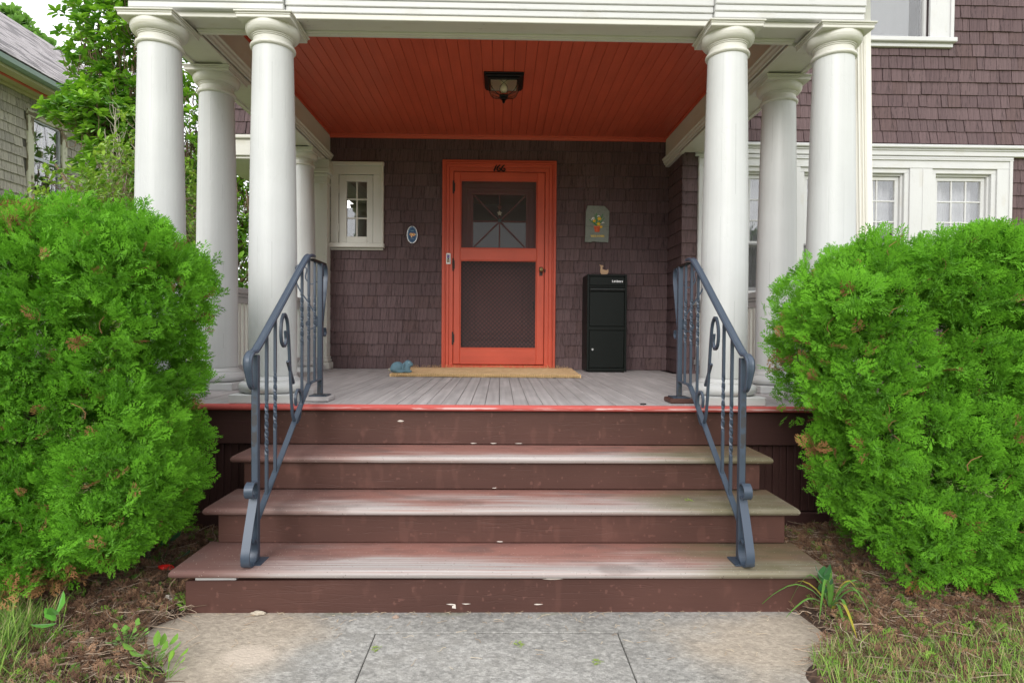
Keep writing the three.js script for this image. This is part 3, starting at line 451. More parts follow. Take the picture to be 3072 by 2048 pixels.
{
  const S = 2.926;    // underside of the beams, on top of the abaci
  const p = sub('pilaster', porch);
  part('shaft', box(-2.02, -1.797, 0.9, 2.69, WALL, -6.17, 0.003, 'y'), mTrim, p);
  part('base', [box(-2.04, -1.765, DECK, 0.84, WALL, -6.13, 0.008), box(-2.03, -1.78, 0.84, 0.875, WALL, -6.145, 0.01), box(-2.025, -1.79, 0.875, 0.9, WALL, -6.16, 0.006)], mTrim, p);
  part('capital', [box(-2.03, -1.787, 2.69, 2.706, WALL, -6.16, 0.005), box(-2.02, -1.797, 2.706, 2.76, WALL, -6.17, 0.002), box(-2.03, -1.785, 2.76, 2.79, WALL, -6.155, 0.008), box(-2.05, -1.76, 2.79, 2.84, WALL, -6.13, 0.008), box(-2.04, -1.77, 2.84, S, WALL, -6.14, 0.002)], mTrim, p);
  // front beam and the boards above it; the ends over the paired columns stand proud
  const beam = sub('front_beam', porch);
  part('fascia', box(-2.06, 2.045, S, 2.957, -3.42, -3.382, 0.003), mTrim, beam);
  part('soffit', box(-2.04, 2.03, 2.944, 2.96, -3.6, -3.42, 0), mTrim, beam);
  part('inner_fascia', [box(-1.80, 1.76, S, 2.975, -3.59, -3.56, 0.004), box(-1.8, 1.76, 2.975, 3.23, -3.6, -3.57, 0.002), box(-1.8, 1.76, 2.932, 2.946, -3.562, -3.545, 0.003)], mTrim, beam);
  [[2.957, 2.992, 0.008], [2.992, 3.027, 0.016], [3.027, 3.075, 0.024], [3.075, 3.32, 0.026]].forEach(([a, b, o]) => part('siding_board', box(-1.218, 1.2, a, b, -3.42, -3.382 + o, 0.004), mWhite, beam));
  for (const [a, b] of [[-2.075, -1.22], [1.202, 2.06]]) [[2.957, 2.993, 0.034], [2.993, 3.028, 0.042], [3.028, 3.077, 0.05], [3.077, 3.32, 0.052]].forEach(([c, d, o]) => part('siding_board', box(a, b, c, d, -3.42, -3.382 + o, 0.004), mWhite, beam));
  part('cornice', [box(-2.2, 2.19, 3.32, 3.37, -3.42, -3.27, 0.01), box(-2.26, 2.25, 3.37, 3.46, -3.42, -3.19, 0.01), box(-2.32, 2.3, 3.46, 3.56, -3.42, -3.13, 0.02)], mWhite, beam);
  for (const [xi, xo, end] of [[-1.80, -2.06, WALL], [1.745, 2.045, BAY + 0.02]]) {
    const s = Math.sign(xi), b = sub('side_beam', porch), e1 = s > 0 ? WALL + 0.02 : WALL + 0.01;
    part('soffit', box(xi - s * 0.0, xo, S + 0.012, S + 0.03, -3.601, end, 0), mTrim, b);
    part('fascia', [box(xo, xo - s * 0.035, S, 3.32, -3.42, end, 0.003, 'z'), box(xi, xi + s * 0.045, S, 2.985, -3.6, e1, 0.004, 'z')], mTrim, b);
    part('moulding', prism([[0, 2.945], [-0.012, 2.95], [-0.014, 2.965], [-0.024, 2.975], [-0.026, 2.992], [-0.036, 3.0], [-0.036, 3.012], [-0.008, 3.02], [0, 3.03]].map(([a, y]) => [xi + a * s, y]), -3.6, e1, along.z, 'z'), mTrim, b);
    part('frieze', box(xi, xi + s * 0.03, 3.03, 3.235, -3.6, e1, 0.002, 'z'), mTrim, b);
    part('upper_boards', [box(xo + s * 0.02, xo - s * 0.03, 2.96, 3.55, -3.42, BAY, 0.004, 'z')], mWhite, b);
  }
  // boarded ceiling
  const c = sub('ceiling', porch), r = rng(5); let k = 0;
  for (let x = -1.80; x < 1.745; x += 0.0824, k++) { const w = 0.0808, dy = (r() - 0.5) * 0.0016, g = box(x, Math.min(1.745, x + w), 3.232 + dy, 3.246, -3.58, WALL, 0.003, 'z'); uvm(g, 'z', 1.2, 0.35, r() * 5, r() * 5); part('ceiling_board', g, mRed, c); }
  part('crown_moulding', [prism([[WALL + 0.012, 3.195], [WALL + 0.028, 3.2], [WALL + 0.034, 3.215], [WALL + 0.048, 3.222], [WALL + 0.05, 3.232], [WALL + 0.012, 3.232]].map(([a, b]) => [a, b]), -1.80, 1.745, along.x), box(-1.8, -1.785, 3.21, 3.232, -3.6, WALL + 0.05, 0.004, 'z'), box(1.73, 1.745, 3.21, 3.232, -3.6, WALL + 0.05, 0.004, 'z')], mRed, c);
  part('roof', [box(-2.32, 2.3, 3.56, 3.68, BAY, -3.13, 0.01), box(-2.05, 2.04, 3.26, 3.3, WALL, -3.42, 0)], mBacking, porch);
  // railings at both ends
  const mGreyPaint = std({ color: lin(0.5, 0.49, 0.475), map: tintSoft, bumpMap: paintBump, bumpScale: 0.0008, roughness: 0.5 });
  for (const [x, a, b] of [[-1.957, 4.27, 5.75], [1.941, 4.27, 5.79]]) {
    const q = sub('railing', porch);
    part('top_rail', [box(x - 0.04, x + 0.04, 1.44, 1.485, -b, -a, 0.008, 'z'), box(x - 0.03, x + 0.03, 1.415, 1.44, -b, -a, 0.008, 'z'), box(x - 0.02, x + 0.02, 1.37, 1.415, -b, -a, 0.003, 'z')], mGreyPaint, q);
    part('bottom_rail', box(x - 0.03, x + 0.03, 0.86, 0.91, -b, -a, 0.006, 'z'), mGreyPaint, q);
    for (let d = a + 0.04; d < b - 0.02; d += 0.072) part('baluster', bar(x, 1.14, -d, 0.036, 0.46, 0.036, 0.003, 'y'), mTrim, q);
  }
}
single('downspout', (() => {      // fluted, beside the outer column
  const pts = [], n = 64; for (let k = 0; k < n; k++) { const a = k / n * Math.PI * 2, c = Math.cos(a), s = Math.sin(a), m = Math.max(Math.abs(c) / 0.05, Math.abs(s) / 0.038), q = c < 0.2 ? (k % 4 < 2 ? 1.08 : 0.78) : 1; pts.push([c / m * q, s / m * q]); }
  return [prism(pts, 0.05, 3.4, (a, b, t) => [2.285 + a + (3.4 - t) * 0.03, t, -3.78 - b], 'y'), box(2.24, 2.4, 3.38, 3.46, -3.85, -3.7, 0.01)];
})(), std({ color: lin(0.74, 0.72, 0.66), roughness: 0.45 }), 'fluted cream downspout beside the outer porch column', 'downspout');

// ---------------------------------------------------------------- front steps
const steps = thing('front_steps', 'three worn brown wooden steps up to the porch', 'steps', [0.026, 0, 0]);
{
  const W = 1.376;
  [[0.183, 2.425, 2.765], [0.362, 2.703, 3.04], [0.541, 2.98, 3.3]].forEach(([y, d0, d1], k) => {
    const P = [[-d1, y], [-d1, y - 0.034]]; for (let a = 0; a <= 8; a++) { const t = -Math.PI / 2 + a / 8 * Math.PI; P.push([-d0 - 0.017 + 0.017 * Math.cos(t), y - 0.017 + 0.017 * Math.sin(t)]); }
    const g = toCreasedNormals(prism(P, -W, W, (a, b, t) => [t, b, a]), 0.5), p = g.attributes.position;
    for (let i = 0; i < p.count; i++) { const x = p.getX(i), z = p.getZ(i), over = y - p.getY(i); const end = Math.abs(x) > W - 0.001; if (end) p.setX(i, Math.sign(x) * (W - 0.010 * Math.abs((y - 0.017 - p.getY(i)) / 0.017) ** 2)); g.attributes.uv.setXY(i, (x + W) / (2 * W), clamp((-d1 - z) / (d0 - d1) * 0.88 + (z > -d0 - 0.02 ? over * 3 : 0), 0.01, 0.99)); }
    if (k === 0) for (let i = 0; i < p.count; i++) p.setY(i, p.getY(i) + 0.006 * step(0.2, -1.4, p.getX(i)));
    part('tread', g, mTread[k], steps, ['lowest tread, bare grey wood showing through', 'middle tread with grey worn front edge', 'top tread, mostly painted'][k]);
  });
  const riser = (y0, y1, d, o) => uvm(box(-1.325, 1.325, y0, y1, -d - 0.022, -d, 0.004), 'x', 2.7, 0.75, o, o * 1.7);
  part('riser', riser(0.189, 0.327, 2.745, 0.31), mRiser, steps); part('riser', riser(0.367, 0.506, 3.02, 0.64), mRiser, steps);
  // the lowest riser has sagged at its left end, baring a pale shim
  const low = uvm(box(-1.325, 1.325, -0.02, 0.148, -2.485, -2.458, 0.004), 'x', 2.7, 0.75, 0.1, 0.2), q = low.attributes.position; for (let i = 0; i < q.count; i++) if (q.getY(i) > 0.1) q.setY(i, q.getY(i) - 0.016 * step(0.1, -0.7, q.getX(i)) ); part('riser', low, mRiser, steps);
  part('shim', box(-1.29, -1.12, 0.128, 0.150, -2.495, -2.47, 0.002), mWhite, steps);
  part('stringer', [...[-1.3, 1.27].flatMap((x) => [box(x, x + 0.035, -0.02, 0.15, -3.29, -2.487, 0), box(x, x + 0.035, 0.15, 0.327, -3.29, -2.768, 0), box(x, x + 0.035, 0.327, 0.5, -3.29, -3.043, 0)])], mRiser, steps);
  // bare wood where the paint has flaked off the risers
  const r = rng(33), chips = [], flake = (x, y, d, w, h) => { const n = 7, P = []; for (let k = 0; k < n; k++) { const a = k / n * 6.283; P.push([x + Math.cos(a) * w * (0.6 + 0.6 * r()), y + Math.sin(a) * h * (0.5 + 0.7 * r())]); } chips.push(prism(P, -d, -d + 0.0012, (a, b, t) => [a, b, t])); };
  flake(-0.575, 0.675, 3.2915, 0.02, 0.005);
  for (const x of [-0.17, -0.06, 0.08]) flake(x, 0.552, 3.2915, 0.01 + 0.012 * r(), 0.0022);
  for (const x of [-0.05]) flake(x, 0.374, 3.0195, 0.01, 0.0025);
  for (const x of [-0.02]) flake(x, 0.196, 2.7445, 0.014, 0.0025);
  for (const x of [-0.22, -0.16, 0.14]) flake(x, 0.03 + 0.01 * r(), 2.4575, 0.006 + 0.018 * r(), 0.0025); flake(-0.21, 0.025, 2.4575, 0.01, 0.012); flake(0.2, 0.142, 2.4575, 0.04, 0.004);
  part('flaked_paint', chips, mChip, steps);
}
// ---------------------------------------------------------------- wrought iron handrails
function twisted(y0, y1, s, t0, t1, turns) {       // a square bar with a twist between t0 and t1
  const P = [], rows = [], n = 44; for (let i = 0; i <= n; i++) { const y = lerp(y0, y1, i / n), a = turns * Math.PI * 2 * clamp((y - t0) / (t1 - t0)) + Math.PI / 4; rows.push([0, 1, 2, 3].map((k) => [Math.cos(a + k * Math.PI / 2) * s * 0.7071, y, Math.sin(a + k * Math.PI / 2) * s * 0.7071])); }
  for (let i = 0; i < n; i++) for (let k = 0; k < 4; k++) { const a = rows[i][k], b = rows[i][(k + 1) % 4], c = rows[i + 1][(k + 1) % 4], d = rows[i + 1][k]; P.push(...a, ...c, ...b, ...a, ...d, ...c); }
  return fromTris(P);
}
function handrail(x, s, label) {       // s: -1 for the left one; local z = 0 at the camera
  const h = thing('handrail', label, 'handrail', [x, 0, 0], 'wrought iron handrails of the front steps');
  const top = (d) => (d < 3.2 ? lerp(1.085, 1.558, (d - 2.55) / 0.65) : 1.565), low = (d) => (d < 3.24 ? lerp(0.375, 0.885, (d - 2.57) / 0.67) : 0.89), side = (a, b, c) => [c, b, -a];
  part('newel_post', [box(-0.014, 0.014, 0.19, 1.07, -2.55, -2.522, 0.003, 'y'), box(-0.042, 0.042, 0.184, 0.191, -2.575, -2.48, 0.001)], mRail, h);
  part('porch_post', [box(-0.014, 0.014, DECK + 0.03, 1.565, -3.454, -3.426, 0.003, 'y'), box(-0.05, 0.05, DECK + 0.028, DECK + 0.035, -3.49, -3.39, 0.001)], mRail, h);
  part('wooden_block', box(-0.07, 0.07, DECK + 0.001, DECK + 0.028, -3.51, -3.37, 0.005), s < 0 ? mDeck[1] : mRiser, h);
  // moulded cap rail with a curled front end
  const path = curve2([[2.508, 0.935], [2.49, 0.945], [2.474, 0.985], [2.462, 1.025], [2.465, 1.056], [2.488, 1.075], [2.52, 1.078], [2.56, 1.1], [2.7, 1.2], [2.9, 1.345], [3.1, 1.492], [3.17, 1.54], [3.215, 1.568], [3.25, 1.577], [3.30, 1.578]], 70);
  const prof = [[-0.02, 0], [-0.02, 0.009], [-0.013, 0.014], [-0.006, 0.010], [0.006, 0.010], [0.013, 0.014], [0.02, 0.009], [0.02, 0]], P = [];
  const rows = path.map(([a, b], i) => { const p = path[Math.max(0, i - 1)], q = path[Math.min(path.length - 1, i + 1)], L = Math.hypot(q[0] - p[0], q[1] - p[1]) || 1, na = -(q[1] - p[1]) / L, nb = (q[0] - p[0]) / L, w = i < 16 ? 0.45 + 0.034 * i : 1; return prof.map(([c, n]) => [c * w * 0.9, b + nb * n, -(a + na * n)]); });
  for (let i = 0; i + 1 < rows.length; i++) for (let k = 0; k < 8; k++) { const a = rows[i][k], b = rows[i][(k + 1) % 8], c = rows[i + 1][(k + 1) % 8], d = rows[i + 1][k]; P.push(...a, ...b, ...c, ...a, ...c, ...d); }
  for (const q of [rows[0], rows[rows.length - 1]]) for (let k = 1; k < 7; k++) P.push(...q[0], ...q[k], ...q[k + 1]);
  part('cap_rail', toCreasedNormals(fromTris(P), 0.7), mRail, h);
  part('top_bar', box(-0.013, 0.013, 1.558, 1.57, -3.52, -3.29, 0.002, 'z'), mBlack, h);
  part('bottom_bar', sweep([[2.55, low(2.55)], [3.235, low(3.235)], [3.26, 0.888], [3.44, 0.893]], 0.026, 0.007, side), mRail, h);
  [[2.655, 0.62, 0.86], [2.755, 0.72, 0.98], [3.125, 1.10, 1.36], [3.235, 1.12, 1.36], [3.338, 1.12, 1.36]].forEach(([d, a, b]) => part('baluster', move(twisted(low(d), top(d) + 0.002, 0.0125, a, b, 1.5), 0, 0, -d), mRail, h));
  // the scroll between the balusters, with its collar
  const S = [[2.885, 1.172], [2.893, 1.128], [2.872, 1.098], [2.838, 1.115], [2.826, 1.165], [2.838, 1.222], [2.868, 1.252], [2.905, 1.225], [2.925, 1.15], [2.945, 1.01], [2.957, 0.92], [2.972, 0.81], [2.995, 0.735], [3.035, 0.702], [3.082, 0.725], [3.112, 0.79], [3.1, 0.852], [3.06, 0.868], [3.03, 0.835], [3.035, 0.79]];
  part('scroll', sweep(curve2(S, 90), 0.0125, 0.0125, side), mRail, h);
  part('scroll_collar', bar(0, 0, 0, 0.014, 0.145, 0.014, 0.002).rotateX(0.62).translate(0, 0.965, -2.957), mRail, h);
  // flat bar scroll in front of the newel
  const F = [[2.5, 0.48], [2.478, 0.473], [2.462, 0.49], [2.463, 0.515], [2.485, 0.533], [2.508, 0.528], [2.52, 0.5], [2.513, 0.46], [2.48, 0.38], [2.445, 0.29], [2.43, 0.24], [2.437, 0.205], [2.465, 0.192], [2.497, 0.202], [2.516, 0.235], [2.512, 0.272], [2.492, 0.294], [2.472, 0.284]];
  part('foot_scroll', sweep(curve2(F, 80), 0.036, 0.006, side), mRail, h);
  // bracket scrolls on the porch post: one to the house, one to the column
  const B = [[3.475, 1.49], [3.468, 1.53], [3.495, 1.562], [3.535, 1.55], [3.548, 1.5], [3.53, 1.42], [3.49, 1.3], [3.462, 1.2], [3.47, 1.155], [3.5, 1.14], [3.525, 1.16], [3.515, 1.19]];
  part('house_scroll', sweep(curve2(B, 60), 0.024, 0.005, side), mRail, h);
  const C = [[0.02, 1.455], [0.05, 1.44], [0.085, 1.475], [0.08, 1.53], [0.125, 1.55], [0.15, 1.5], [0.125, 1.42], [0.06, 1.32], [0.02, 1.24], [0.025, 1.195], [0.06, 1.185], [0.08, 1.215], [0.06, 1.235]];
  part('column_scroll', sweep(curve2(C, 60), 0.01, 0.006, (a, b, c) => [s * a, b, -3.44 + c]), mRail, h);
}
handrail(-1.04, -1, 'blue-grey iron handrail whose porch post stands on a grey wooden block');
handrail(1.052, 1, 'blue-grey iron handrail whose porch post stands on a brown wooden block');

// ---------------------------------------------------------------- things on the porch
// parcel box
{
  const b = thing('parcel_box', 'tall black metal parcel box marked Letters against the porch wall', 'parcel box', [1.072, DECK, -5.92]);
  const W = 0.2, H = 0.985, D = 0.35;
  part('cabinet', [box(-W, -W + 0.022, 0.012, H, -D, 0, 0.003, 'y'), box(W - 0.022, W, 0.012, H, -D, 0, 0.003, 'y'), box(-W + 0.022, W - 0.022, H - 0.02, H, -D, 0, 0.003), box(-W + 0.022, W - 0.022, 0.012, 0.045, -D, 0, 0.003), box(-W + 0.022, W - 0.022, 0.045, H - 0.02, -D, -0.02, 0), box(-W + 0.022, W - 0.022, 0.425, 0.462, -0.02, -0.001, 0.002), box(-W + 0.022, W - 0.022, 0.855, 0.872, -0.02, -0.001, 0.002)], mBlackBox, b);
  part('feet', [box(-W + 0.02, -W + 0.06, 0, 0.012, -0.06, -0.02, 0), box(W - 0.06, W - 0.02, 0, 0.012, -0.06, -0.02, 0), box(-W + 0.02, -W + 0.06, 0, 0.012, -0.33, -0.29, 0), box(W - 0.06, W - 0.02, 0, 0.012, -0.33, -0.29, 0)], mBlack, b);
  const f = part('letter_flap', box(-W + 0.026, W - 0.026, 0.876, H - 0.024, -0.018, -0.004, 0.002), mBlackBox, b);
  part('parcel_drawer', box(-W + 0.026, W - 0.026, 0.466, 0.81, -0.018, -0.003, 0.002), mBlackBox, b);
  part('drawer_handle', prism([[-0.018, 0.812], [0.002, 0.818], [0.016, 0.832], [0.016, 0.842], [0.004, 0.85], [-0.018, 0.85]], -W + 0.026, W - 0.026, along.x), std({ color: lin(0.025, 0.028, 0.027), roughness: 0.25, metalness: 0.3 }), b);
  const d = part('lower_door', box(-W + 0.026, W - 0.026, 0.049, 0.421, -0.018, -0.003, 0.002), mBlackBox, b);
  part('lock', [move(new THREE.CylinderGeometry(0.011, 0.011, 0.008, 20).rotateX(Math.PI / 2), -0.142, 0.232, -0.0005), box(-0.146, -0.139, 0.218, 0.228, 0.002, 0.01, 0.001)], mSilver, d);
  const font = await new FontLoader().loadAsync('fonts/droid/droid_sans_bold.typeface.json');
  const t = new TextGeometry('Letters', { font, size: 0.0235, depth: 0.0008, curveSegments: 5 }); t.computeBoundingBox(); const q = t.boundingBox;
  part('lettering', t.translate(0.158 - q.max.x, 0.905 - q.min.y, -0.0038), std({ color: lin(0.78, 0.78, 0.78), roughness: 0.5 }), f);
}
// wooden deer above the parcel box
{
  const d = thing('deer_ornament', 'small cut-wood deer with wire antlers on top of the parcel box', 'ornament', [1.072, DECK + 0.985, -6.12]);
  const s = new THREE.Shape(); [[0.0, 0.022], [0.02, 0.02], [0.07, 0.02], [0.084, 0.028], [0.09, 0.05], [0.087, 0.07], [0.072, 0.058], [0.05, 0.062], [0.042, 0.068], [0.03, 0.064], [0.026, 0.085], [0.028, 0.098], [0.04, 0.1], [0.028, 0.11], [0.015, 0.112], [0.0, 0.116], [0.008, 0.105], [0.012, 0.09], [0.008, 0.06], [0.008, 0.04], [0.012, 0.028]].slice(1).forEach(([x, y], i) => (i ? s.lineTo(x, y) : s.moveTo(x, y)));
  part('body', new THREE.ExtrudeGeometry(s, { depth: 0.014, bevelSize: 0.002, bevelThickness: 0.002, bevelSegments: 2 }).translate(-0.045, 0, -0.007), std({ color: lin(0.62, 0.4, 0.24), map: tintSoft, roughness: 0.75 }), d);
  const wire = (p) => tube(p.map(([x, y]) => [x - 0.045, y, 0]), 0.0016, 0.0013, 5);
  part('antlers', [wire([[0.018, 0.11], [0.016, 0.122], [0.002, 0.134], [-0.01, 0.14]]), wire([[0.006, 0.131], [-0.008, 0.122]]), wire([[0.018, 0.11], [0.02, 0.126], [0.034, 0.13], [0.058, 0.13]]), wire([[0.045, 0.13], [0.05, 0.118]]), wire([[0.017, 0.12], [0.017, 0.142]])], mIron, d);
  for (const x of [0.02, 0.068]) part('leg', tube([[x - 0.045, 0.022, 0], [x - 0.044, 0, 0]], 0.002, 0.002, 6), mIron, d);
}
// painted slate
function canvas(w, h, draw) { const c = document.createElement('canvas'); c.width = w; c.height = h; draw(c.getContext('2d')); const t = new THREE.CanvasTexture(c); t.colorSpace = THREE.SRGBColorSpace; return t; }
{
  const out = [[-0.127, -0.19], [-0.06, -0.194], [-0.045, -0.186], [0.12, -0.194], [0.126, -0.1], [0.131, 0.135], [0.078, 0.19], [-0.1, 0.192], [-0.118, 0.135], [-0.122, -0.03]];
  const print = canvas(256, 384, (c) => {
    c.fillStyle = '#7d837b'; c.fillRect(0, 0, 256, 384); const r = rng(3);
    for (let k = 0; k < 700; k++) { c.fillStyle = `rgba(${r() > 0.5 ? '135,140,132' : '75,80,75'},${0.05 + 0.1 * r()})`; c.beginPath(); c.arc(r() * 256, r() * 384, 1 + 16 * r() * r(), 0, 7); c.fill(); }
    c.strokeStyle = 'rgba(45,48,45,.8)'; c.lineWidth = 2; c.beginPath(); c.moveTo(0, 216); c.lineTo(90, 218); c.lineTo(256, 222); c.stroke();
    const leaf = (x, y, x2, y2, w, col) => { c.strokeStyle = col; c.lineWidth = w; c.lineCap = 'round'; c.beginPath(); c.moveTo(x, y); c.quadraticCurveTo((x + x2) / 2 + 4, (y + y2) / 2, x2, y2); c.stroke(); };
    for (const [x, y] of [[105, 96], [122, 82], [186, 92], [202, 130], [48, 150], [80, 160], [168, 120]]) { leaf(128, 214, x, y, 7, '#1f6b2c'); leaf(126, 205, x, y, 3, '#4d9c4e'); }
    const star = (x, y, R) => { c.fillStyle = '#e9bd1c'; c.beginPath(); for (let k = 0; k < 12; k++) { const a = k / 12 * 6.283, q = k % 2 ? R * 0.55 : R; c.lineTo(x + Math.cos(a) * q, y + Math.sin(a) * q); } c.fill(); c.fillStyle = '#d99a12'; c.beginPath(); c.arc(x, y, R * 0.36, 0, 7); c.fill(); c.fillStyle = '#f6dd62'; c.beginPath(); c.arc(x - 2, y - 2, R * 0.16, 0, 7); c.fill(); };
    star(151, 138, 25); star(98, 160, 20); star(144, 192, 24); star(171, 222, 17);
    const drop = (x, y, a) => { c.strokeStyle = '#f4f4ee'; c.lineWidth = 7; c.beginPath(); c.arc(x, y, 11, a, a + 2.4); c.stroke(); }; drop(80, 152, 3.4); drop(86, 138, 3.7); drop(142, 118, 3.3); drop(190, 186, 3.3);
    c.fillStyle = '#c4532f'; c.beginPath(); c.moveTo(92, 214); c.lineTo(162, 214); c.lineTo(160, 232); c.lineTo(152, 276); c.lineTo(106, 276); c.lineTo(98, 232); c.fill(); c.fillStyle = '#d6714a'; c.fillRect(90, 213, 72, 9); c.fillRect(122, 234, 8, 34);
    c.fillStyle = '#f0c63a'; c.font = 'bold 27px serif'; c.textAlign = 'center'; c.fillText('WELCOME', 134, 328);
  });
  const g = prism(out, 0, 0.009, (a, b, t) => [a, b, t]), p = g.attributes.position; for (let i = 0; i < p.count; i++) g.attributes.uv.setXY(i, (p.getX(i) + 0.13) / 0.262, (p.getY(i) + 0.195) / 0.39);
  single('slate_sign', g, std({ color: 0xffffff, map: print, bumpMap: rep(concreteBump, 0.6, 0.6), bumpScale: 0.002, roughness: 0.7 }), 'clipped grey slate painted with daffodils in a pot and WELCOME', 'sign', null, [1.019, 2.318, WALL + 0.026]);
  // oval plaque
  const face = canvas(192, 320, (c) => {
    c.fillStyle = '#c9cdc9'; c.fillRect(0, 0, 192, 320); c.fillStyle = '#1f4a74'; c.beginPath(); c.ellipse(96, 160, 84, 150, 0, 0, 7); c.fill();
    c.strokeStyle = 'rgba(150,175,200,.75)'; c.lineWidth = 8; c.setLineDash([26, 9, 14, 10, 32, 12]); c.beginPath(); c.ellipse(96, 160, 72, 136, 0, 0, 7); c.stroke(); c.setLineDash([]);
    c.fillStyle = 'rgba(150,180,195,.7)'; c.fillRect(64, 78, 62, 8); c.fillRect(64, 92, 62, 6); c.fillRect(66, 232, 62, 6);
    const r = rng(9); for (let k = 0; k < 70; k++) { c.fillStyle = ['#e9b070', '#d99654', '#f0cf9a', '#b96a3a'][Math.floor(r() * 4)]; const a = r() * 6.283, q = Math.sqrt(r()); c.beginPath(); c.arc(98 + Math.cos(a) * q * 52, 158 + Math.sin(a) * q * 30, 5 + 6 * r(), 0, 7); c.fill(); }
    c.fillStyle = '#edc48c'; c.beginPath(); c.moveTo(76, 180); c.lineTo(96, 180); c.lineTo(94, 202); c.lineTo(104, 212); c.lineTo(64, 212); c.lineTo(78, 202); c.fill();
  });
  const o = thing('oval_plaque', 'small oval blue plaque with an orange tree emblem on the porch wall', 'plaque', [-0.934, 2.184, WALL + 0.026]);
  const el = new THREE.Shape(); el.absellipse(0, 0, 0.054, 0.089, 0, Math.PI * 2); const eg = new THREE.ExtrudeGeometry(el, { depth: 0.005, bevelSize: 0.001, bevelThickness: 0.001, bevelSegments: 2, curveSegments: 40 }), ep = eg.attributes.position; for (let i = 0; i < ep.count; i++) eg.attributes.uv.setXY(i, (ep.getX(i) + 0.055) / 0.11, (ep.getY(i) + 0.09) / 0.18);
  part('plate', eg, std({ color: 0xffffff, map: face, roughness: 0.4 }), o);
  const rim = new THREE.Shape(); rim.absellipse(0, 0, 0.0555, 0.0905, 0, Math.PI * 2); const hole = new THREE.Path(); hole.absellipse(0, 0, 0.0515, 0.0865, 0, Math.PI * 2); rim.holes.push(hole); part('rim', new THREE.ExtrudeGeometry(rim, { depth: 0.008, bevelEnabled: false, curveSegments: 40 }), mSilver, o);
  for (const y of [0.085, -0.085]) part('screw', move(new THREE.CylinderGeometry(0.0045, 0.0045, 0.003, 10).rotateX(Math.PI / 2), 0, y, 0.009), mIron, o);
}
// house number
{
  const n = thing('house_number', 'black brush-script house number 166 above the screen door', 'house number', [-0.018, 2.89, WALL + 0.0375]);
  const stroke = (pts, w) => { const c = curve2(pts, 24), L = [], R = []; c.forEach(([a, b], i) => { const p = c[Math.max(0, i - 1)], q = c[Math.min(c.length - 1, i + 1)], l = Math.hypot(q[0] - p[0], q[1] - p[1]) || 1, t = w(i / (c.length - 1)) / 2; L.push([a - (q[1] - p[1]) / l * t, b + (q[0] - p[0]) / l * t]); R.push([a + (q[1] - p[1]) / l * t, b - (q[0] - p[0]) / l * t]); }); return prism([...R, ...L.reverse()], -0.008, 0.006, (a, b, t) => [a, b, t]); };
  part('digit_one', stroke([[-0.032, 0.034], [-0.044, 0.006], [-0.057, -0.03]], (t) => 0.009 + 0.008 * t), mBlack, n);
  for (const x of [0, 0.047]) part('digit_six', stroke([[0.006, 0.034], [-0.014, 0.016], [-0.026, -0.006], [-0.022, -0.022], [-0.008, -0.03], [0.008, -0.024], [0.012, -0.01], [0.003, -0.002], [-0.006, -0.006]].map(([a, b]) => [a + x, b]), (t) => (t < 0.12 ? 0.012 : lerp(0.015, 0.008, t))), mBlack, n);
}
// doorbell
{
  const d = thing('doorbell', 'white video doorbell with round black button on the door frame', 'doorbell', [-0.551, 1.935, WALL + 0.0275]);
  part('housing', box(-0.024, 0.024, -0.058, 0.058, 0, 0.018, 0.005, 'y'), std({ color: lin(0.8, 0.8, 0.8), roughness: 0.4 }), d);
  part('lens_panel', box(-0.014, 0.014, 0.0, 0.041, 0.018, 0.0195, 0.001), std({ color: lin(0.09, 0.04, 0.2), roughness: 0.15 }), d);
  part('lower_panel', box(-0.014, 0.014, -0.041, -0.002, 0.018, 0.0195, 0.001), std({ color: lin(0.22, 0.17, 0.09), roughness: 0.3 }), d);
  const b = part('button', move(new THREE.CylinderGeometry(0.0085, 0.0085, 0.004, 24).rotateX(Math.PI / 2), 0, -0.001, 0.021), mBlack, d);
  part('button_rim', move(new THREE.TorusGeometry(0.0098, 0.0014, 8, 24), 0, -0.001, 0.021), mSilver, b);
}
// stars hung in the door window
{
  const s = thing('star_hanging', 'string of three small stars hung in the front door window', 'ornament', [-0.014, 2.41, WALL - 0.115]);
  const star = (R) => { const q = new THREE.Shape(); for (let k = 0; k < 10; k++) { const a = Math.PI / 2 + k * Math.PI / 5, L = k % 2 ? R * 0.46 : R; k ? q.lineTo(Math.cos(a) * L, Math.sin(a) * L) : q.moveTo(Math.cos(a) * L, Math.sin(a) * L); } return new THREE.ExtrudeGeometry(q, { depth: 0.006, bevelSize: 0.002, bevelThickness: 0.002, bevelSegments: 1 }); };
  part('rust_star', move(star(0.029), 0, 0.1, 0.008), std({ color: lin(0.2, 0.05, 0.03), roughness: 0.6 }), s); part('white_star', move(star(0.031), 0, 0.036, 0.008), std({ color: lin(0.75, 0.72, 0.6), roughness: 0.6 }), s); part('blue_star', move(star(0.028), 0, -0.04, 0.008), std({ color: lin(0.06, 0.12, 0.14), roughness: 0.6 }), s);
  part('cord', tube([[0, 0.2, 0.01], [0, 0.05, 0.01], [0, -0.05, 0.01]], 0.0012, 0.0012, 4), mTwig, s);
}
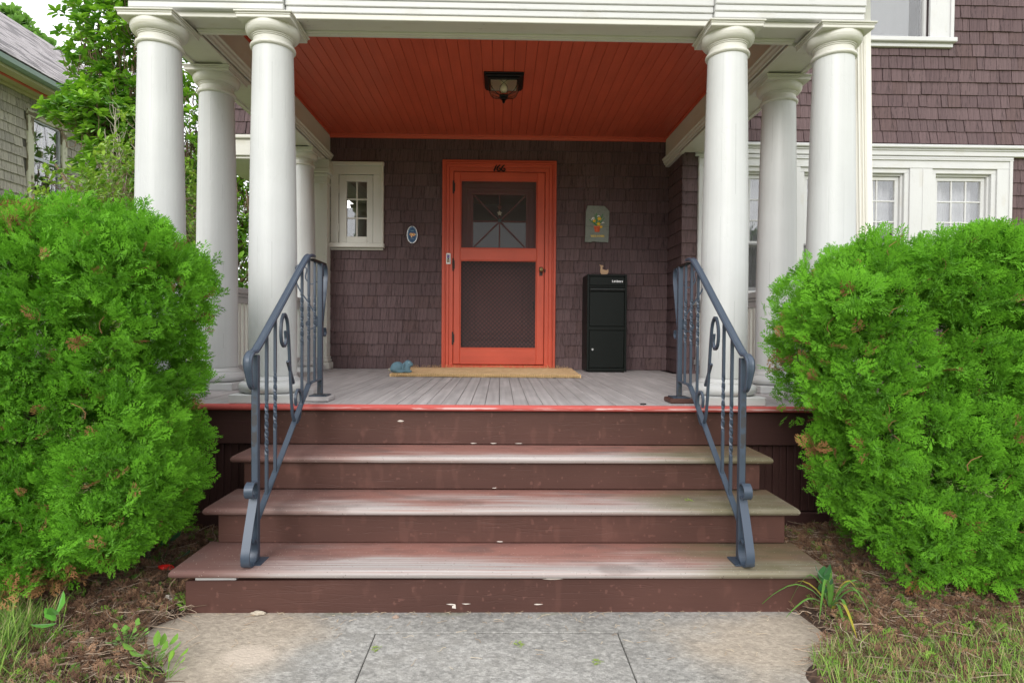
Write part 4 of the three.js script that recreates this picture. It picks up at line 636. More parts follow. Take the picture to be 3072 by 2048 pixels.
// coir doormat
{
  const coir = tex(1024, 512, (u, v) => { const st = 0.5 + 0.5 * Math.sin(v * 6.283 * 42 + 5 * fbm(u, v, 20, 20, 2, 161)), n = fbm(u, v, 70, 60, 3, 162), w = fbm(u, v, 5, 4, 5, 163); return mix3([0.70, 0.56, 0.38], [0.95, 0.83, 0.65], clamp(0.25 * st + 0.7 * n + 0.5 * (w - 0.3))); }, true);
  const mCoir = std({ color: 0xffffff, map: coir, bumpMap: coir, bumpScale: 0.006, roughness: 1 });
  const mat = thing('doormat', 'long woven coir doormat in front of the screen door', 'doormat', [-0.115, DECK, -5.66]);
  const g = new THREE.BoxGeometry(1.68, 0.026, 0.94, 168, 2, 60).translate(0, 0.0155, 0), p = g.attributes.position, uv = g.attributes.uv;
  for (let i = 0; i < p.count; i++) { const x = p.getX(i), z = p.getZ(i), y = p.getY(i), e = noise3(x * 30, z * 30, y * 40, 4) - 0.5; uv.setXY(i, x / 1.7 + y * 6, z / 0.95 + y * 6); p.setY(i, y + (y > 0.01 ? 0.006 * e + 0.005 * (noise3(x * 2.2, z * 2, 0, 6) - 0.5) : 0)); if (Math.abs(z) > 0.46) p.setZ(i, z + 0.012 * e + 0.03 * (x / 1.68)); if (Math.abs(x) > 0.83) p.setX(i, x + 0.012 * e - z * 0.03); }
  g.computeVertexNormals(); part('weave', g, mCoir, mat);
  const r = rng(8), bind = []; for (let x = -0.83; x < 0.83; x += 0.02) bind.push(bar(x, 0.016 + 0.003 * r(), 0.476 + 0.03 * (x / 1.68), 0.017, 0.022 + 0.004 * r(), 0.012, 0.004).rotateY(0)); part('bound_edge', bind, std({ color: lin(0.52, 0.35, 0.16), map: tintSoft, roughness: 1 }), mat);
  const tufts = []; for (let k = 0; k < 260; k++) { const x = (r() - 0.5) * 1.66, z = -0.47 + 0.02 * r(), l = 0.012 + 0.02 * r(); tufts.push(tube([[x, 0.02, z], [x + (r() - 0.5) * 0.02, 0.026 + l * 0.5, z - 0.008], [x + (r() - 0.5) * 0.04, 0.03 + l, z - 0.01 * r()]], 0.0009, 0.0005, 3, 2)); } part('fringe', tufts, std({ color: lin(0.55, 0.36, 0.16), roughness: 1 }), mat).userData.kind = 'stuff';
}
// rabbit figure: one smooth body from blended ellipsoids
{
  const ells = [[-0.035, 0.048, 0, 0.058, 0.05, 0.045, 0.2], [-0.055, 0.03, 0, 0.045, 0.03, 0.047, 0], [0.04, 0.04, 0, 0.042, 0.04, 0.036, 0], [0.062, 0.083, 0, 0.034, 0.028, 0.024, -0.35], [0.088, 0.073, 0, 0.019, 0.016, 0.016, -0.3], [-0.01, 0.01, 0.03, 0.042, 0.011, 0.014, 0], [-0.01, 0.01, -0.03, 0.042, 0.011, 0.014, 0], [0.066, 0.012, 0.02, 0.03, 0.012, 0.012, 0], [0.066, 0.012, -0.02, 0.03, 0.012, 0.012, 0], [0.05, 0.03, 0.02, 0.018, 0.028, 0.014, 0], [0.05, 0.03, -0.02, 0.018, 0.028, 0.014, 0]];
  const N = 56, S = 0.16, mc = new MarchingCubes(N, mIron, false, false, 60000); mc.isolation = 0;
  const field = (x, y, z) => { let d = 1; for (const [cx, cy, cz, a, b, c, t] of ells) { const X = x - cx, Y = y - cy, u = X * Math.cos(t) + Y * Math.sin(t), v = -X * Math.sin(t) + Y * Math.cos(t), w = z - cz, k0 = Math.hypot(u / a, v / b, w / c), k1 = Math.hypot(u / (a * a), v / (b * b), w / (c * c)), e = k1 > 1e-6 ? k0 * (k0 - 1) / k1 : -b, h = clamp(0.5 + 0.5 * (d - e) / 0.012); d = lerp(d, e, h) - 0.012 * h * (1 - h); } return d + 0.0012 * (noise3(x * 160, y * 160, z * 160, 3) - 0.5); };
  for (let k = 0; k < N; k++) for (let j = 0; j < N; j++) for (let i = 0; i < N; i++) { const q = (v) => ((v / N) * 2 - 1) * S; mc.field[k * N * N + j * N + i] = -field(q(i), q(j) + 0.05, q(k)); }
  mc.update(); const g = new THREE.BufferGeometry(), n = mc.count, pos = new Float32Array(n * 3); for (let i = 0; i < n * 3; i++) pos[i] = mc.positionArray[i] * S; for (let i = 0; i < n; i++) pos[i * 3 + 1] = Math.max(0.0, pos[i * 3 + 1] + 0.05);
  g.setAttribute('position', new THREE.BufferAttribute(pos, 3)); g.setAttribute('normal', new THREE.BufferAttribute(mc.normalArray.slice(0, n * 3).map((v) => v), 3)); g.setAttribute('uv', new THREE.BufferAttribute(new Float32Array(n * 2), 2));
  const body = toCreasedNormals(fromTris(Array.from(pos)), 1.2);
  const rab = thing('rabbit_figure', 'blue-grey stone rabbit figure lying on the end of the doormat', 'figurine', [-0.885, DECK + 0.03, -5.32]); rab.rotation.y = 0.12;
  const mRab = std({ color: lin(0.13, 0.24, 0.30), map: tintSoft, bumpMap: rep(concreteBump, 2, 2), bumpScale: 0.002, roughness: 0.75 });
  part('body', uvm(body, 'x', 0.3, 0.3), mRab, rab);
  for (const s of [1, -1]) {
    const e = new THREE.SphereGeometry(1, 18, 12).scale(0.015, 0.033, 0.006).rotateZ(-0.2).rotateX(s * -0.25).translate(0.024, 0.062, s * 0.033); const ear = part('ear', e, mRab, rab); part('ear_hollow', new THREE.SphereGeometry(1, 14, 10).scale(0.009, 0.023, 0.004).rotateZ(-0.2).rotateX(s * -0.25).translate(0.025, 0.062, s * 0.0372), std({ color: lin(0.07, 0.13, 0.16), roughness: 0.8 }), ear);
    part('eye', move(new THREE.SphereGeometry(0.0055, 12, 10), 0.068, 0.091, s * 0.0215), std({ color: lin(0.3, 0.45, 0.5), roughness: 0.4 }), rab);
  }
  part('tail', new THREE.SphereGeometry(0.017, 14, 10).translate(-0.1, 0.024, 0), std({ color: lin(0.3, 0.28, 0.22), roughness: 0.9 }), rab);
}
// ceiling lamp, unlit
{
  const l = thing('ceiling_lamp', 'unlit black ceiling lamp with square wavy glass bowl', 'lamp', [0.016, 3.232, -4.88]);
  const sq = (w, y0, y1, c) => box(-w, w, y0, y1, -w, w, c);
  part('back_plate', [sq(0.16, -0.012, 0, 0.004), sq(0.15, -0.028, -0.012, 0.008), sq(0.13, -0.042, -0.028, 0.006)], mBlack, l);
  const prof = [[0.116, -0.03], [0.117, -0.07], [0.112, -0.1], [0.098, -0.118], [0.07, -0.126], [0.03, -0.13]], P = [], rows = prof.map(([r, y]) => { const o = []; for (let k = 0; k < 32; k++) { const a = k / 32 * 6.2832, c = Math.cos(a), s = Math.sin(a), m = Math.pow(Math.abs(c) ** 6 + Math.abs(s) ** 6, 1 / 6); o.push([c / m * r, y, s / m * r]); } return o; });
  for (let i = 0; i + 1 < rows.length; i++) for (let k = 0; k < 32; k++) { const a = rows[i][k], b = rows[i][(k + 1) % 32], c = rows[i + 1][(k + 1) % 32], d = rows[i + 1][k]; P.push(...a, ...b, ...c, ...a, ...c, ...d); }
  part('glass_bowl', uvm(toCreasedNormals(fromTris(P), 1), 'x', 0.1, 0.1), phys({ color: lin(0.95, 0.9, 0.78), transmission: 1, thickness: 0, roughness: 0.08, ior: 1.6, bumpMap: rep(concreteBump, 0.15, 0.15), bumpScale: 0.02 }), l);
  part('reflector', sq(0.105, -0.046, -0.0425, 0.001), std({ color: lin(0.6, 0.57, 0.5), roughness: 0.35, metalness: 0.7 }), l);
  part('bulb', [lathe([[0, -0.105], [0.02, -0.1], [0.029, -0.082], [0.024, -0.062], [0.013, -0.045], [0.013, -0.03]], 20, 1)], std({ color: lin(0.85, 0.85, 0.83), roughness: 0.5 }), l);
  const ribs = []; for (const [sx, sz] of [[1, 1], [1, -1], [-1, 1], [-1, -1]]) ribs.push(tube([[sx * 0.112, -0.042, sz * 0.112], [sx * 0.108, -0.08, sz * 0.108], [sx * 0.075, -0.12, sz * 0.075], [sx * 0.03, -0.136, sz * 0.03]], 0.0035, 0.0035, 6));
  for (const t of [0, 1, 2, 3]) for (const s of [1, -1]) ribs.push(tube([[s * -0.04, -0.042, 0.122], [s * 0.0, -0.07, 0.12], [s * 0.03, -0.1, 0.112], [s * 0.03, -0.132, 0.04]], 0.002, 0.002, 5).rotateY(t * Math.PI / 2));
  part('cage', ribs, mBlack, l);
  part('finial', [sq(0.036, -0.145, -0.128, 0.004), sq(0.024, -0.158, -0.145, 0.004), move(new THREE.CylinderGeometry(0.012, 0.014, 0.012, 14), 0, -0.163, 0), move(new THREE.SphereGeometry(0.012, 16, 12), 0, -0.178, 0)], mBlack, l);
}
single('floor_vent_cap', [new THREE.CylinderGeometry(0.016, 0.018, 0.006, 16).translate(0, 0.003, 0)], mBlack, 'small black disc lying on the porch floor near the edge', 'cap', null, [0.815, DECK, -3.33]);

// ---------------------------------------------------------------- foliage
function instances(name, geo, mat, list, parent) {     // list: {p, q, s, c}
  const m = shade(new THREE.InstancedMesh(geo, mat, list.length)), M = new THREE.Matrix4(), s = new THREE.Vector3(), c = new THREE.Color();
  list.forEach((o, i) => { s.set(o.s[0] ?? o.s, o.s[1] ?? o.s, o.s[2] ?? o.s); M.compose(o.p, o.q, s); m.setMatrixAt(i, M); m.setColorAt(i, c.setRGB(...o.c)); });
  m.name = name; m.userData.kind = 'stuff'; parent.add(m); return m;
}
// a flat scale-leaved spray, 1 long, in several shapes
function spray(seed, wide = 0.044) {
  const r = rng(seed), P = [], leaf = (x, y, a, l, w, z0, z1) => {     // a slim blade bent out of the plane
    const dx = Math.sin(a), dy = Math.cos(a), nx = dy * w, ny = -dx * w, mx = x + dx * l * 0.55, my = y + dy * l * 0.55, mz = z0 + (z1 - z0) * 0.5 + w * 0.5;
    const A = [x, y, z0], B = [mx + nx, my + ny, mz], C = [x + dx * l, y + dy * l, z1], D = [mx - nx, my - ny, mz]; P.push(...A, ...B, ...C, ...A, ...C, ...D);
  };
  const bend = (r() - 0.5) * 0.5, at = (t) => [bend * t * t * 0.5, t, 0.12 * t * t];
  leaf(0, 0, bend * 0.2, 0.55, wide * 0.45, 0, 0.03);
  for (let k = 0; k < 9; k++) {
    const t = 0.12 + 0.86 * k / 9, [x, y, z] = at(t), s = k % 2 ? 1 : -1, L = (0.52 * (1 - t) ** 0.7 + 0.14) * (0.8 + 0.4 * r()), a = bend * t + s * (0.62 + 0.2 * r()), z1 = z + (r() - 0.5) * 0.2;
    leaf(x, y, a, L, wide * 0.72, z, z1);
    const n = L > 0.3 ? 4 : 2; for (let j = 0; j < n; j++) { const q = 0.25 + 0.65 * j / n, sx = x + Math.sin(a) * L * q, sy = y + Math.cos(a) * L * q; leaf(sx, sy, a + (j % 2 ? 1 : -1) * (0.55 + 0.25 * r()), L * (0.36 + 0.16 * r()) * (1 - q * 0.4), wide * 0.66, z + (z1 - z) * q, z1 + (r() - 0.5) * 0.1); }
  }
  const [x, y, z] = at(1); leaf(x, y - 0.1, bend, 0.22, wide * 0.7, z, z + 0.03);
  return fromTris(P);
}
const sprays = [1, 2, 3, 4].map((s) => spray(s * 13));
const Yup = new THREE.Vector3(0, 1, 0);
function aim(dir, roll) { const q = new THREE.Quaternion().setFromUnitVectors(Yup, dir); return q.multiply(new THREE.Quaternion().setFromAxisAngle(Yup, roll)); }
const mSpray = leafMat({ transmission: 0.16, ior: 1.3 }), mDead = std({ color: 0xffffff, roughness: 1, side: THREE.DoubleSide });
const lerpTable = (T, y) => { if (y <= T[0][0]) return T[0][1]; for (let i = 1; i < T.length; i++) if (y <= T[i][0]) return lerp(T[i - 1][1], T[i][1], (y - T[i - 1][0]) / (T[i][0] - T[i - 1][0])); return T[T.length - 1][1]; };

const mHedge = leafMat({ color: lin(0.13, 0.36, 0.017), transmission: 0.16, ior: 1.3 });      // one leaf green for the whole shrub
function hedge(side, inner, topY, botY, label, seed, dead, trunks) {
  const h = thing('hedge_shrub', label, 'shrub', [side * 2.2, 0, -2.75], 'clipped evergreen shrubs beside the steps'), r = rng(seed), O = h.position;
  const dz = 0.36, zc = 2.66;
  const F = (x, y, d) => {      // depth below the leaf surface, in metres
    const ax = Math.abs(x), yt = lerpTable(topY, ax), yb = lerpTable(botY, ax), edge = lerpTable(inner, y);
    const round = (a, b, k) => { const m = Math.min(a, b), q = Math.max(0, k - Math.abs(a - b)) / k; return m - q * q * k * 0.25; };
    let v = round(yt - 0.13 - y, dz - Math.abs(d - zc) * (1 - 0.12 * step(1.2, 1.8, y)), 0.22); v = round(v, ax - edge - 0.11, 0.24); v = round(v, (y - yb) * 1.3, 0.14); v = round(v, 3.25 - ax, 0.3);
    return v + 0.16 * (noise3(x * 5.2, y * 5.2, d * 5.2, seed) - 0.5) + 0.16 * (noise3(x * 12, y * 12, d * 12, seed + 3) - 0.5);
  };
  const N = new THREE.Vector3(), e = 0.02, green = [[], [], [], []], brown = [[], []];
  let made = 0, tries = 0;
  while (made < 38000 && tries++ < 1600000) {
    const ax = 1.15 + 2.15 * r(), y = 0.08 + 1.85 * r(), d = zc - 0.5 + 1.0 * r(), x = side * ax, v = F(x, y, d);
    if (v < 0 || v > 0.24) continue;
    if (r() > 0.16 + 0.84 * (1 - v / 0.24) ** 2) continue;
    if (d > zc + 0.1 && r() < 0.55) continue;
    if (noise3(x * 9, y * 11, d * 9, seed + 5) < 0.29) continue;      // gaps between the sprays
    N.set(F(x + e, y, d) - v, F(x, y + e, d) - v, -(F(x, y, d + e) - v)).negate().normalize();
    const dir = new THREE.Vector3(N.x * 0.75 + (r() - 0.5) * 0.9, N.y * 0.6 + 0.38 + (r() - 0.5) * 0.8, N.z * 0.75 + (r() - 0.5) * 0.9).normalize();
    const dd = dead(x, y, d) + 0.014, isDead = r() < dd, k = Math.floor(r() * 4), size = 0.044 + 0.038 * r();
    const p = new THREE.Vector3(x, y, -d).sub(O), o = { p, q: aim(dir, r() * 6.283), s: size };
    if (isDead) { o.c = mix3([0.20, 0.085, 0.03], [0.36, 0.20, 0.075], r()); brown[k % 2].push(o); }
    else { o.c = [1, 1, 1]; green[k].push(o); }
    made++;
  }
  green.forEach((l, i) => instances('foliage', sprays[i], mHedge, l, h)); brown.forEach((l, i) => instances('dead_foliage', sprays[i], mDead, l, h));
  for (const [tx, td, R, H] of trunks) {
    const pts = [[tx - O.x, -0.05, -td - O.z]]; let px = pts[0][0], pz = pts[0][2]; for (let k = 1; k <= 5; k++) { px += (r() - 0.5) * 0.12; pz += (r() - 0.5) * 0.1; pts.push([px, H * k / 5, pz]); }
    const t = part('trunk', uvm(tube(pts, R, R * 0.35, 9, 14), 'y', 0.4, 0.2), mBark, h), limbs = [];
    for (let k = 0; k < 16; k++) { const u = 0.12 + 0.8 * r(), i = Math.min(4, Math.floor(u * 5)), b = pts[i].map((q, j) => lerp(q, pts[i + 1][j], u * 5 - i)), a = r() * 6.283, L = 0.12 + 0.2 * r(); limbs.push(tube([b, [b[0] + Math.cos(a) * L * 0.5, b[1] + L * 0.15, b[2] + Math.sin(a) * L * 0.5], [b[0] + Math.cos(a) * L, b[1] + L * (0.2 + 0.3 * r()), b[2] + Math.sin(a) * L]], 0.009 + 0.006 * r(), 0.003, 5, 4)); }
    part('limbs', limbs, mTwig, t);
  }
  const tw = []; for (let k = 0; k < 90; k++) { const ax = 1.3 + 1.7 * r(), y = 0.2 + 1.4 * r(), d = zc - 0.42 + 0.2 * r(), v = F(side * ax, y, d); if (v < 0.0 || v > 0.14) continue; const b = [side * ax - O.x, y, -d - O.z]; tw.push(tube([b, [b[0] + (r() - 0.5) * 0.05, b[1] + 0.035, b[2] + 0.015], [b[0] + (r() - 0.5) * 0.07, b[1] + 0.065, b[2] + 0.03]], 0.0026, 0.0012, 4, 3)); }
  part('twigs', tw, std({ color: lin(0.28, 0.15, 0.06), roughness: 1 }), h).userData.kind = 'stuff';
}
const spot = (x, y, cx, cy, rx, ry) => step(1, 0.4, Math.hypot((x - cx) / rx, (y - cy) / ry));
hedge(-1, [[0.1, 1.6], [0.28, 1.40], [0.52, 1.31], [0.685, 1.35], [0.85, 1.31], [1.09, 1.30], [1.31, 1.20], [1.5, 1.27], [1.62, 1.38]], [[1.2, 1.66], [1.45, 1.72], [1.7, 1.70], [1.95, 1.73], [2.2, 1.80], [2.5, 1.82], [3.2, 1.82]], [[1.3, 0.30], [1.45, 0.22], [1.7, 0.14], [3, 0.12]],
  'clipped evergreen shrub with a brown patch near its top, beside the steps', 5, (x, y, d) => 0.55 * spot(x, y, -2.15, 1.6, 0.35, 0.13) + 0.5 * spot(x, y, -1.75, 0.14, 0.35, 0.1) + 0.2 * spot(x, y, -1.3, 0.95, 0.1, 0.3) + 0.25 * step(0.3, 0.12, y), [[-1.75, 2.9, 0.05, 1.3], [-2.1, 2.7, 0.045, 1.4], [-2.5, 2.85, 0.045, 1.4], [-2.85, 2.75, 0.04, 1.4]]);
hedge(1, [[0.1, 1.72], [0.25, 1.62], [0.41, 1.53], [0.6, 1.43], [0.785, 1.36], [0.95, 1.29], [1.17, 1.25], [1.41, 1.19], [1.55, 1.34], [1.65, 1.55]], [[1.2, 1.45], [1.42, 1.57], [1.64, 1.63], [1.9, 1.65], [2.2, 1.67], [2.42, 1.72], [3.2, 1.74]], [[1.5, 0.3], [1.7, 0.2], [2, 0.14], [3, 0.13]],
  'clipped evergreen shrub with orange-brown dead leaves along its edge by the steps', 6, (x, y, d) => 0.5 * spot(x, y, 1.42, 0.62, 0.14, 0.3) + 0.25 * spot(x, y, 1.3, 1.0, 0.12, 0.2) + 0.1 * step(0.3, 0.12, y), [[1.86, 2.93, 0.055, 1.2], [1.96, 2.74, 0.03, 1.3], [2.35, 2.8, 0.045, 1.4], [2.8, 2.75, 0.04, 1.4]]);

// ---------------------------------------------------------------- litter, grass and small plants on the ground
{
  const r = rng(77), bed = (x, d) => padEdge(x, d) < 0.01 && d < 3.34 && !(Math.abs(x - 0.026) < 1.34 && d > 2.46);
  const stick = tube([[0, 0, 0], [0.35, 0.05, 0.06], [0.7, 0.02, -0.05], [1, 0.03, 0.02]], 0.016, 0.008, 4, 5), sticks = [], dry = [[], []], green = [[], []], bits = [];
  const litter = thing('bed_litter', 'brown twigs and shed evergreen sprays covering the planting beds', 'litter', [0, 0, 0]); litter.userData.kind = 'stuff';
  const q = new THREE.Quaternion(), E = new THREE.Euler();
  for (let k = 0; k < 95000; k++) {
    const s = r() < 0.5 ? -1 : 1, x = s * (1.0 + 2.3 * r()), d = 1.6 + 1.75 * r(); if (!bed(x, d)) continue;
    const e = padEdge(x, d), dens = step(1.75, 2.25, d + 0.25 * (noise3(x * 2, d * 2, 0, 4) - 0.5)) * (0.45 + 0.55 * step(0, 0.2, -e)); if (r() > dens) continue;
    const y = groundY(x, -d) + 0.002 + 0.014 * r(), p = new THREE.Vector3(x, y, -d), t = r();
    if (t < 0.62) { E.set((r() - 0.5) * 0.5, r() * 6.283, (r() - 0.5) * 0.5); sticks.push({ p, q: q.clone().setFromEuler(E), s: [0.04 + 0.16 * r() * r(), 0.09 + 0.07 * r(), 0.09 + 0.07 * r()], c: mix3([0.12, 0.075, 0.05], [0.48, 0.37, 0.27], r() ** 1.7) }); }
    else { const dir = new THREE.Vector3(r() - 0.5, 0.12 + 0.25 * r(), r() - 0.5).normalize(), o = { p, q: aim(dir, r() * 6.283), s: 0.022 + 0.034 * r() }; if (t > 0.955) { o.c = mix3([0.08, 0.2, 0.03], [0.22, 0.4, 0.05], r()); green[k % 2].push(o); } else { o.c = mix3([0.10, 0.05, 0.03], [0.34, 0.20, 0.115], r() ** 1.4); dry[k % 2].push(o); } }
  }
  instances('twigs', stick, mDead, sticks, litter); dry.forEach((l, i) => instances('dry_sprays', sprays[i], mDead, l, litter)); green.forEach((l, i) => instances('green_sprays', sprays[i], mSpray, l, litter));
  // grass
  const blade = (() => { const P = [], w = [0.5, 0.42, 0.28, 0], y = [0, 0.38, 0.72, 1], z = [0, 0.06, 0.2, 0.42]; for (let i = 0; i < 3; i++) { const a = [-w[i] * 0.03, y[i], z[i]], b = [w[i] * 0.03, y[i], z[i]], c = [w[i + 1] * 0.03, y[i + 1], z[i + 1]], d = [-w[i + 1] * 0.03, y[i + 1], z[i + 1]]; P.push(...a, ...b, ...c); if (i < 2) P.push(...a, ...c, ...d); } return fromTris(P); })();
  const lawn = [];
  for (let k = 0; k < 130000; k++) {
    const s = r() < 0.5 ? -1 : 1, x = s * (0.9 + 2.6 * r()), d = 0.9 + 1.6 * r(); if (padEdge(x, d) > -0.01) continue;
    const n = noise3(x * 3.1, d * 3.1, 0, 9), lim = s < 0 ? lerp(2.0, 2.45, step(1.45, 1.95, -x)) : lerp(2.24, 2.36, step(1.5, 2.2, x)), dens = step(lim + 0.06, lim - 0.28, d + 0.35 * (n - 0.5)) * (s < 0 ? 0.35 + 0.65 * step(1.5, 1.8, -x) : 0.8) + 0.012; if (r() > dens * 0.9) continue;
    const y = groundY(x, -d) - 0.004, tall = s < 0 ? 0.06 + 0.1 * r() * step(1.5, 1.75, -x) : 0.035 + 0.055 * r(), t = r();
    E.set((r() - 0.5) * 0.9, r() * 6.283, (r() - 0.5) * 0.9); lawn.push({ p: new THREE.Vector3(x, y, -d), q: q.clone().setFromEuler(E), s: [tall * (0.9 + 0.8 * r()), tall, tall], c: t < 0.22 ? mix3([0.34, 0.28, 0.13], [0.5, 0.42, 0.22], r()) : mix3([0.12, 0.25, 0.03], [0.34, 0.52, 0.1], r()) });
  }
  const g = instances('lawn_grass', blade, leafMat({ transmission: 0.3 }), lawn, scene); info(g, 'thin grass and weeds at the rim of the planting beds', 'grass');
  // debris on the walk
  const deb = []; for (let k = 0; k < 420; k++) { const x = (r() - 0.5) * 2.5, d = 2.0 + 0.455 * Math.sqrt(r()); if (r() > 0.25 + 0.75 * step(2.38, 2.45, d)) continue; E.set(0, r() * 6.283, 0); deb.push({ p: new THREE.Vector3(x, 0.003, -d), q: q.clone().setFromEuler(E), s: [0.012 + 0.035 * r(), 0.06, 0.06], c: mix3([0.3, 0.2, 0.12], [0.6, 0.5, 0.36], r()) }); }
  const w = instances('walk_debris', stick, mDead, deb, scene); info(w, 'dry needles strewn along the foot of the lowest step', 'litter');
  // single green sprays that fell on the walk and steps
  for (const [x, d, y, a, where] of [[0.09, 2.17, 0.001, 0.4, 'in the middle of the concrete walk'], [0.385, 2.09, 0.001, 1.9, 'by the saw cut of the walk'], [-0.43, 2.2, 0.001, 2.5, 'beside the joint of the walk'], [0.95, 2.82, 0.3625, 1, 'on the middle tread']]) {
    const m = single('fallen_sprig', sprays[1].clone().rotateX(-Math.PI / 2).scale(0.05, 0.05, 0.05), leafMat({ color: lin(0.3, 0.42, 0.06) }), `fresh yellow-green sprig lying ${where}`, 'sprig', null, [x, y, -d]); m.rotation.y = a;
  }
}
// broad leaves on a stem
function leafGeo(len, wid, fold, droop, lobes) {
  const n = 7, P = [], row = (t) => { const w = wid * Math.sin(Math.PI * Math.min(1, t * 0.94 + 0.05)) ** 0.8 * (t > 0.55 ? 1 : 0.86) * (lobes ? 0.72 + 0.38 * Math.abs(Math.sin(t * Math.PI * lobes)) : 1), y = len * t, z = -droop * t * t; return [[-w / 2, y, z + fold * w], [0, y, z], [w / 2, y, z + fold * w]]; };
  for (let i = 0; i < n; i++) { const a = row(i / n), b = row((i + 1) / n); for (let k = 0; k < 2; k++) P.push(...a[k], ...a[k + 1], ...b[k + 1], ...a[k], ...b[k + 1], ...b[k]); }
  return fromTris(P);
}
{
  const r = rng(15), green = (a, b, c) => leafMat({ color: lin(a, b, c), transmission: 0.35, roughness: 1 }), put = (g, yaw, lean, p) => { const o = new THREE.Object3D(); o.position.set(...p); o.rotation.set(lean, yaw, 0, 'YXZ'); o.updateMatrix(); return g.clone().applyMatrix4(o.matrix); };
  // arching strap-leaved plant by the walk
  const lily = thing('daylily_plant', 'arching strap-leaved plant at the rim of the concrete walk', 'plant', [1.36, groundY(1.36, -2.37) - 0.01, -2.37]);
  for (let k = 0; k < 15; k++) { const a = k / 15 * 6.283 + r(), L = 0.13 + 0.15 * r(), h = 0.08 + 0.1 * r(), pts = [[0, 0], [L * 0.2, h * 0.75], [L * 0.5, h], [L * 0.8, h * 0.6], [L, h * 0.05 + 0.01]], c = curve2(pts, 10), P = []; const at = ([u, v], i, s) => { const w = 0.007 * (1 - (i / 10) ** 2.5), ca = Math.cos(a), sa = Math.sin(a); return [u * ca - s * w * sa, v + 0.003 * Math.abs(s), u * sa + s * w * ca]; }; for (let i = 0; i < 10; i++) for (const [s, t] of [[-1, 0], [0, 1]]) { const A = at(c[i], i, s), B = at(c[i], i, t), C = at(c[i + 1], i + 1, t), D = at(c[i + 1], i + 1, s); P.push(...A, ...B, ...C, ...A, ...C, ...D); } part('leaf', fromTris(P), k % 5 === 4 ? green(0.42, 0.36, 0.04) : green(0.11, 0.26, 0.035), lily); }
  const vine = thing('bindweed_sprout', 'dark heart-leaved sprout above the strap-leaved plant', 'plant', [1.34, groundY(1.34, -2.41), -2.41]);
  part('stem', tube([[0, 0, 0], [0.01, 0.08, 0], [-0.01, 0.15, 0.01]], 0.0025, 0.0015, 5), green(0.1, 0.2, 0.04), vine); for (const [y, a, s] of [[0.1, 0.5, 0.06], [0.12, 2.6, 0.065], [0.14, 4.4, 0.055], [0.08, 5.6, 0.05], [0.15, 1.6, 0.05]]) part('leaf', put(leafGeo(s, s * 0.75, 0.12, 0.02), a, 0.9, [0, y, 0.02]), green(0.035, 0.14, 0.035), vine);
  // oak seedling in the bed
  const oak = thing('oak_seedling', 'bright green lobed-leaf oak seedling in the bed', 'plant', [-1.62, groundY(-1.62, -2.16), -2.16]);
  part('stem', tube([[0, 0, 0], [0.01, 0.07, 0], [0.03, 0.13, 0.01]], 0.002, 0.0015, 5), mTwig, oak);
  for (const [y, a, s, lean] of [[0.125, 2.6, 0.075, 0.5], [0.12, 0.3, 0.07, 1.0], [0.1, 4.4, 0.065, 1.2], [0.09, 5.5, 0.075, 1.5]]) part('leaf', put(leafGeo(s, s * 0.55, 0.1, 0.015, 3), a, lean, [0.02, y, 0.005]), green(0.11, 0.36, 0.035), oak);
  // small leafy weeds
  const weeds = [[-1.2, 2.06, 0.07, 14, 'broad pale-leaved weed by the rim of the walk', 0.05], [-1.36, 2.16, 0.06, 26, 'patch of small round clover leaves beside the walk', 0.02], [-1.12, 2.0, 0.05, 14, 'low small-leaved weed at the very edge of the concrete', 0.03], [2.0, 3.12, 0.1, 6, 'young leafy sprout at the foot of the porch skirt', 0.07], [-1.62, 2.82, 0.13, 5, 'dark leafy sprout under the shrub next to the lowest step', 0.085], [2.62, 2.4, 0.06, 6, 'low sprout with pointed leaves under the shrub', 0.05], [1.62, 2.22, 0.06, 14, 'yellow-green seedling patch at the edge of the lawn', 0.025]];
  weeds.forEach(([x, d, h, n, label, s], i) => { const w = thing('weed', label, 'plant', [x, groundY(x, -d), -d]), m = green(...[[0.16, 0.33, 0.04], [0.16, 0.34, 0.05], [0.2, 0.38, 0.04], [0.08, 0.26, 0.04], [0.035, 0.13, 0.04], [0.07, 0.22, 0.04], [0.26, 0.36, 0.05]][i]), st = []; for (let k = 0; k < n; k++) { const a = r() * 6.283, R = h * (0.3 + 0.9 * r()), p = [Math.cos(a) * R, h * (0.35 + 0.65 * r()), Math.sin(a) * R]; st.push(tube([[p[0] * 0.2, 0, p[2] * 0.2], p], 0.0014, 0.001, 4, 2)); part('leaf', put(leafGeo(s * (0.7 + 0.5 * r()), s * (i === 1 ? 0.9 : 0.5), 0.1, s * 0.2), Math.PI / 2 - a, 0.9 + 0.5 * r(), p), m, w); } part('stems', st, m, w); });
  // litter that stands out
  const crumple = (sx, sy, sz, seed) => { const g = new THREE.IcosahedronGeometry(1, 3), p = g.attributes.position; for (let i = 0; i < p.count; i++) { const k = 0.65 + 0.7 * noise3(p.getX(i) * 2.3 + 9, p.getY(i) * 2.3, p.getZ(i) * 2.3, seed); p.setXYZ(i, p.getX(i) * k * sx, Math.max(-0.3, p.getY(i) * k) * sy, p.getZ(i) * k * sz); } g.computeVertexNormals(); return g; };
  single('red_wrapper', crumple(0.035, 0.016, 0.02, 2), std({ color: lin(0.75, 0.02, 0.015), roughness: 0.4 }), 'crumpled bright red wrapper on the bed litter', 'wrapper', null, [-1.555, groundY(-1.555, -2.78) + 0.03, -2.78]);
  single('dry_leaf', crumple(0.03, 0.022, 0.024, 5), std({ color: lin(0.5, 0.45, 0.38), roughness: 0.9 }), 'curled pale dry leaf beside the lowest riser', 'leaf', null, [-1.39, groundY(-1.39, -2.52) + 0.012, -2.52]);
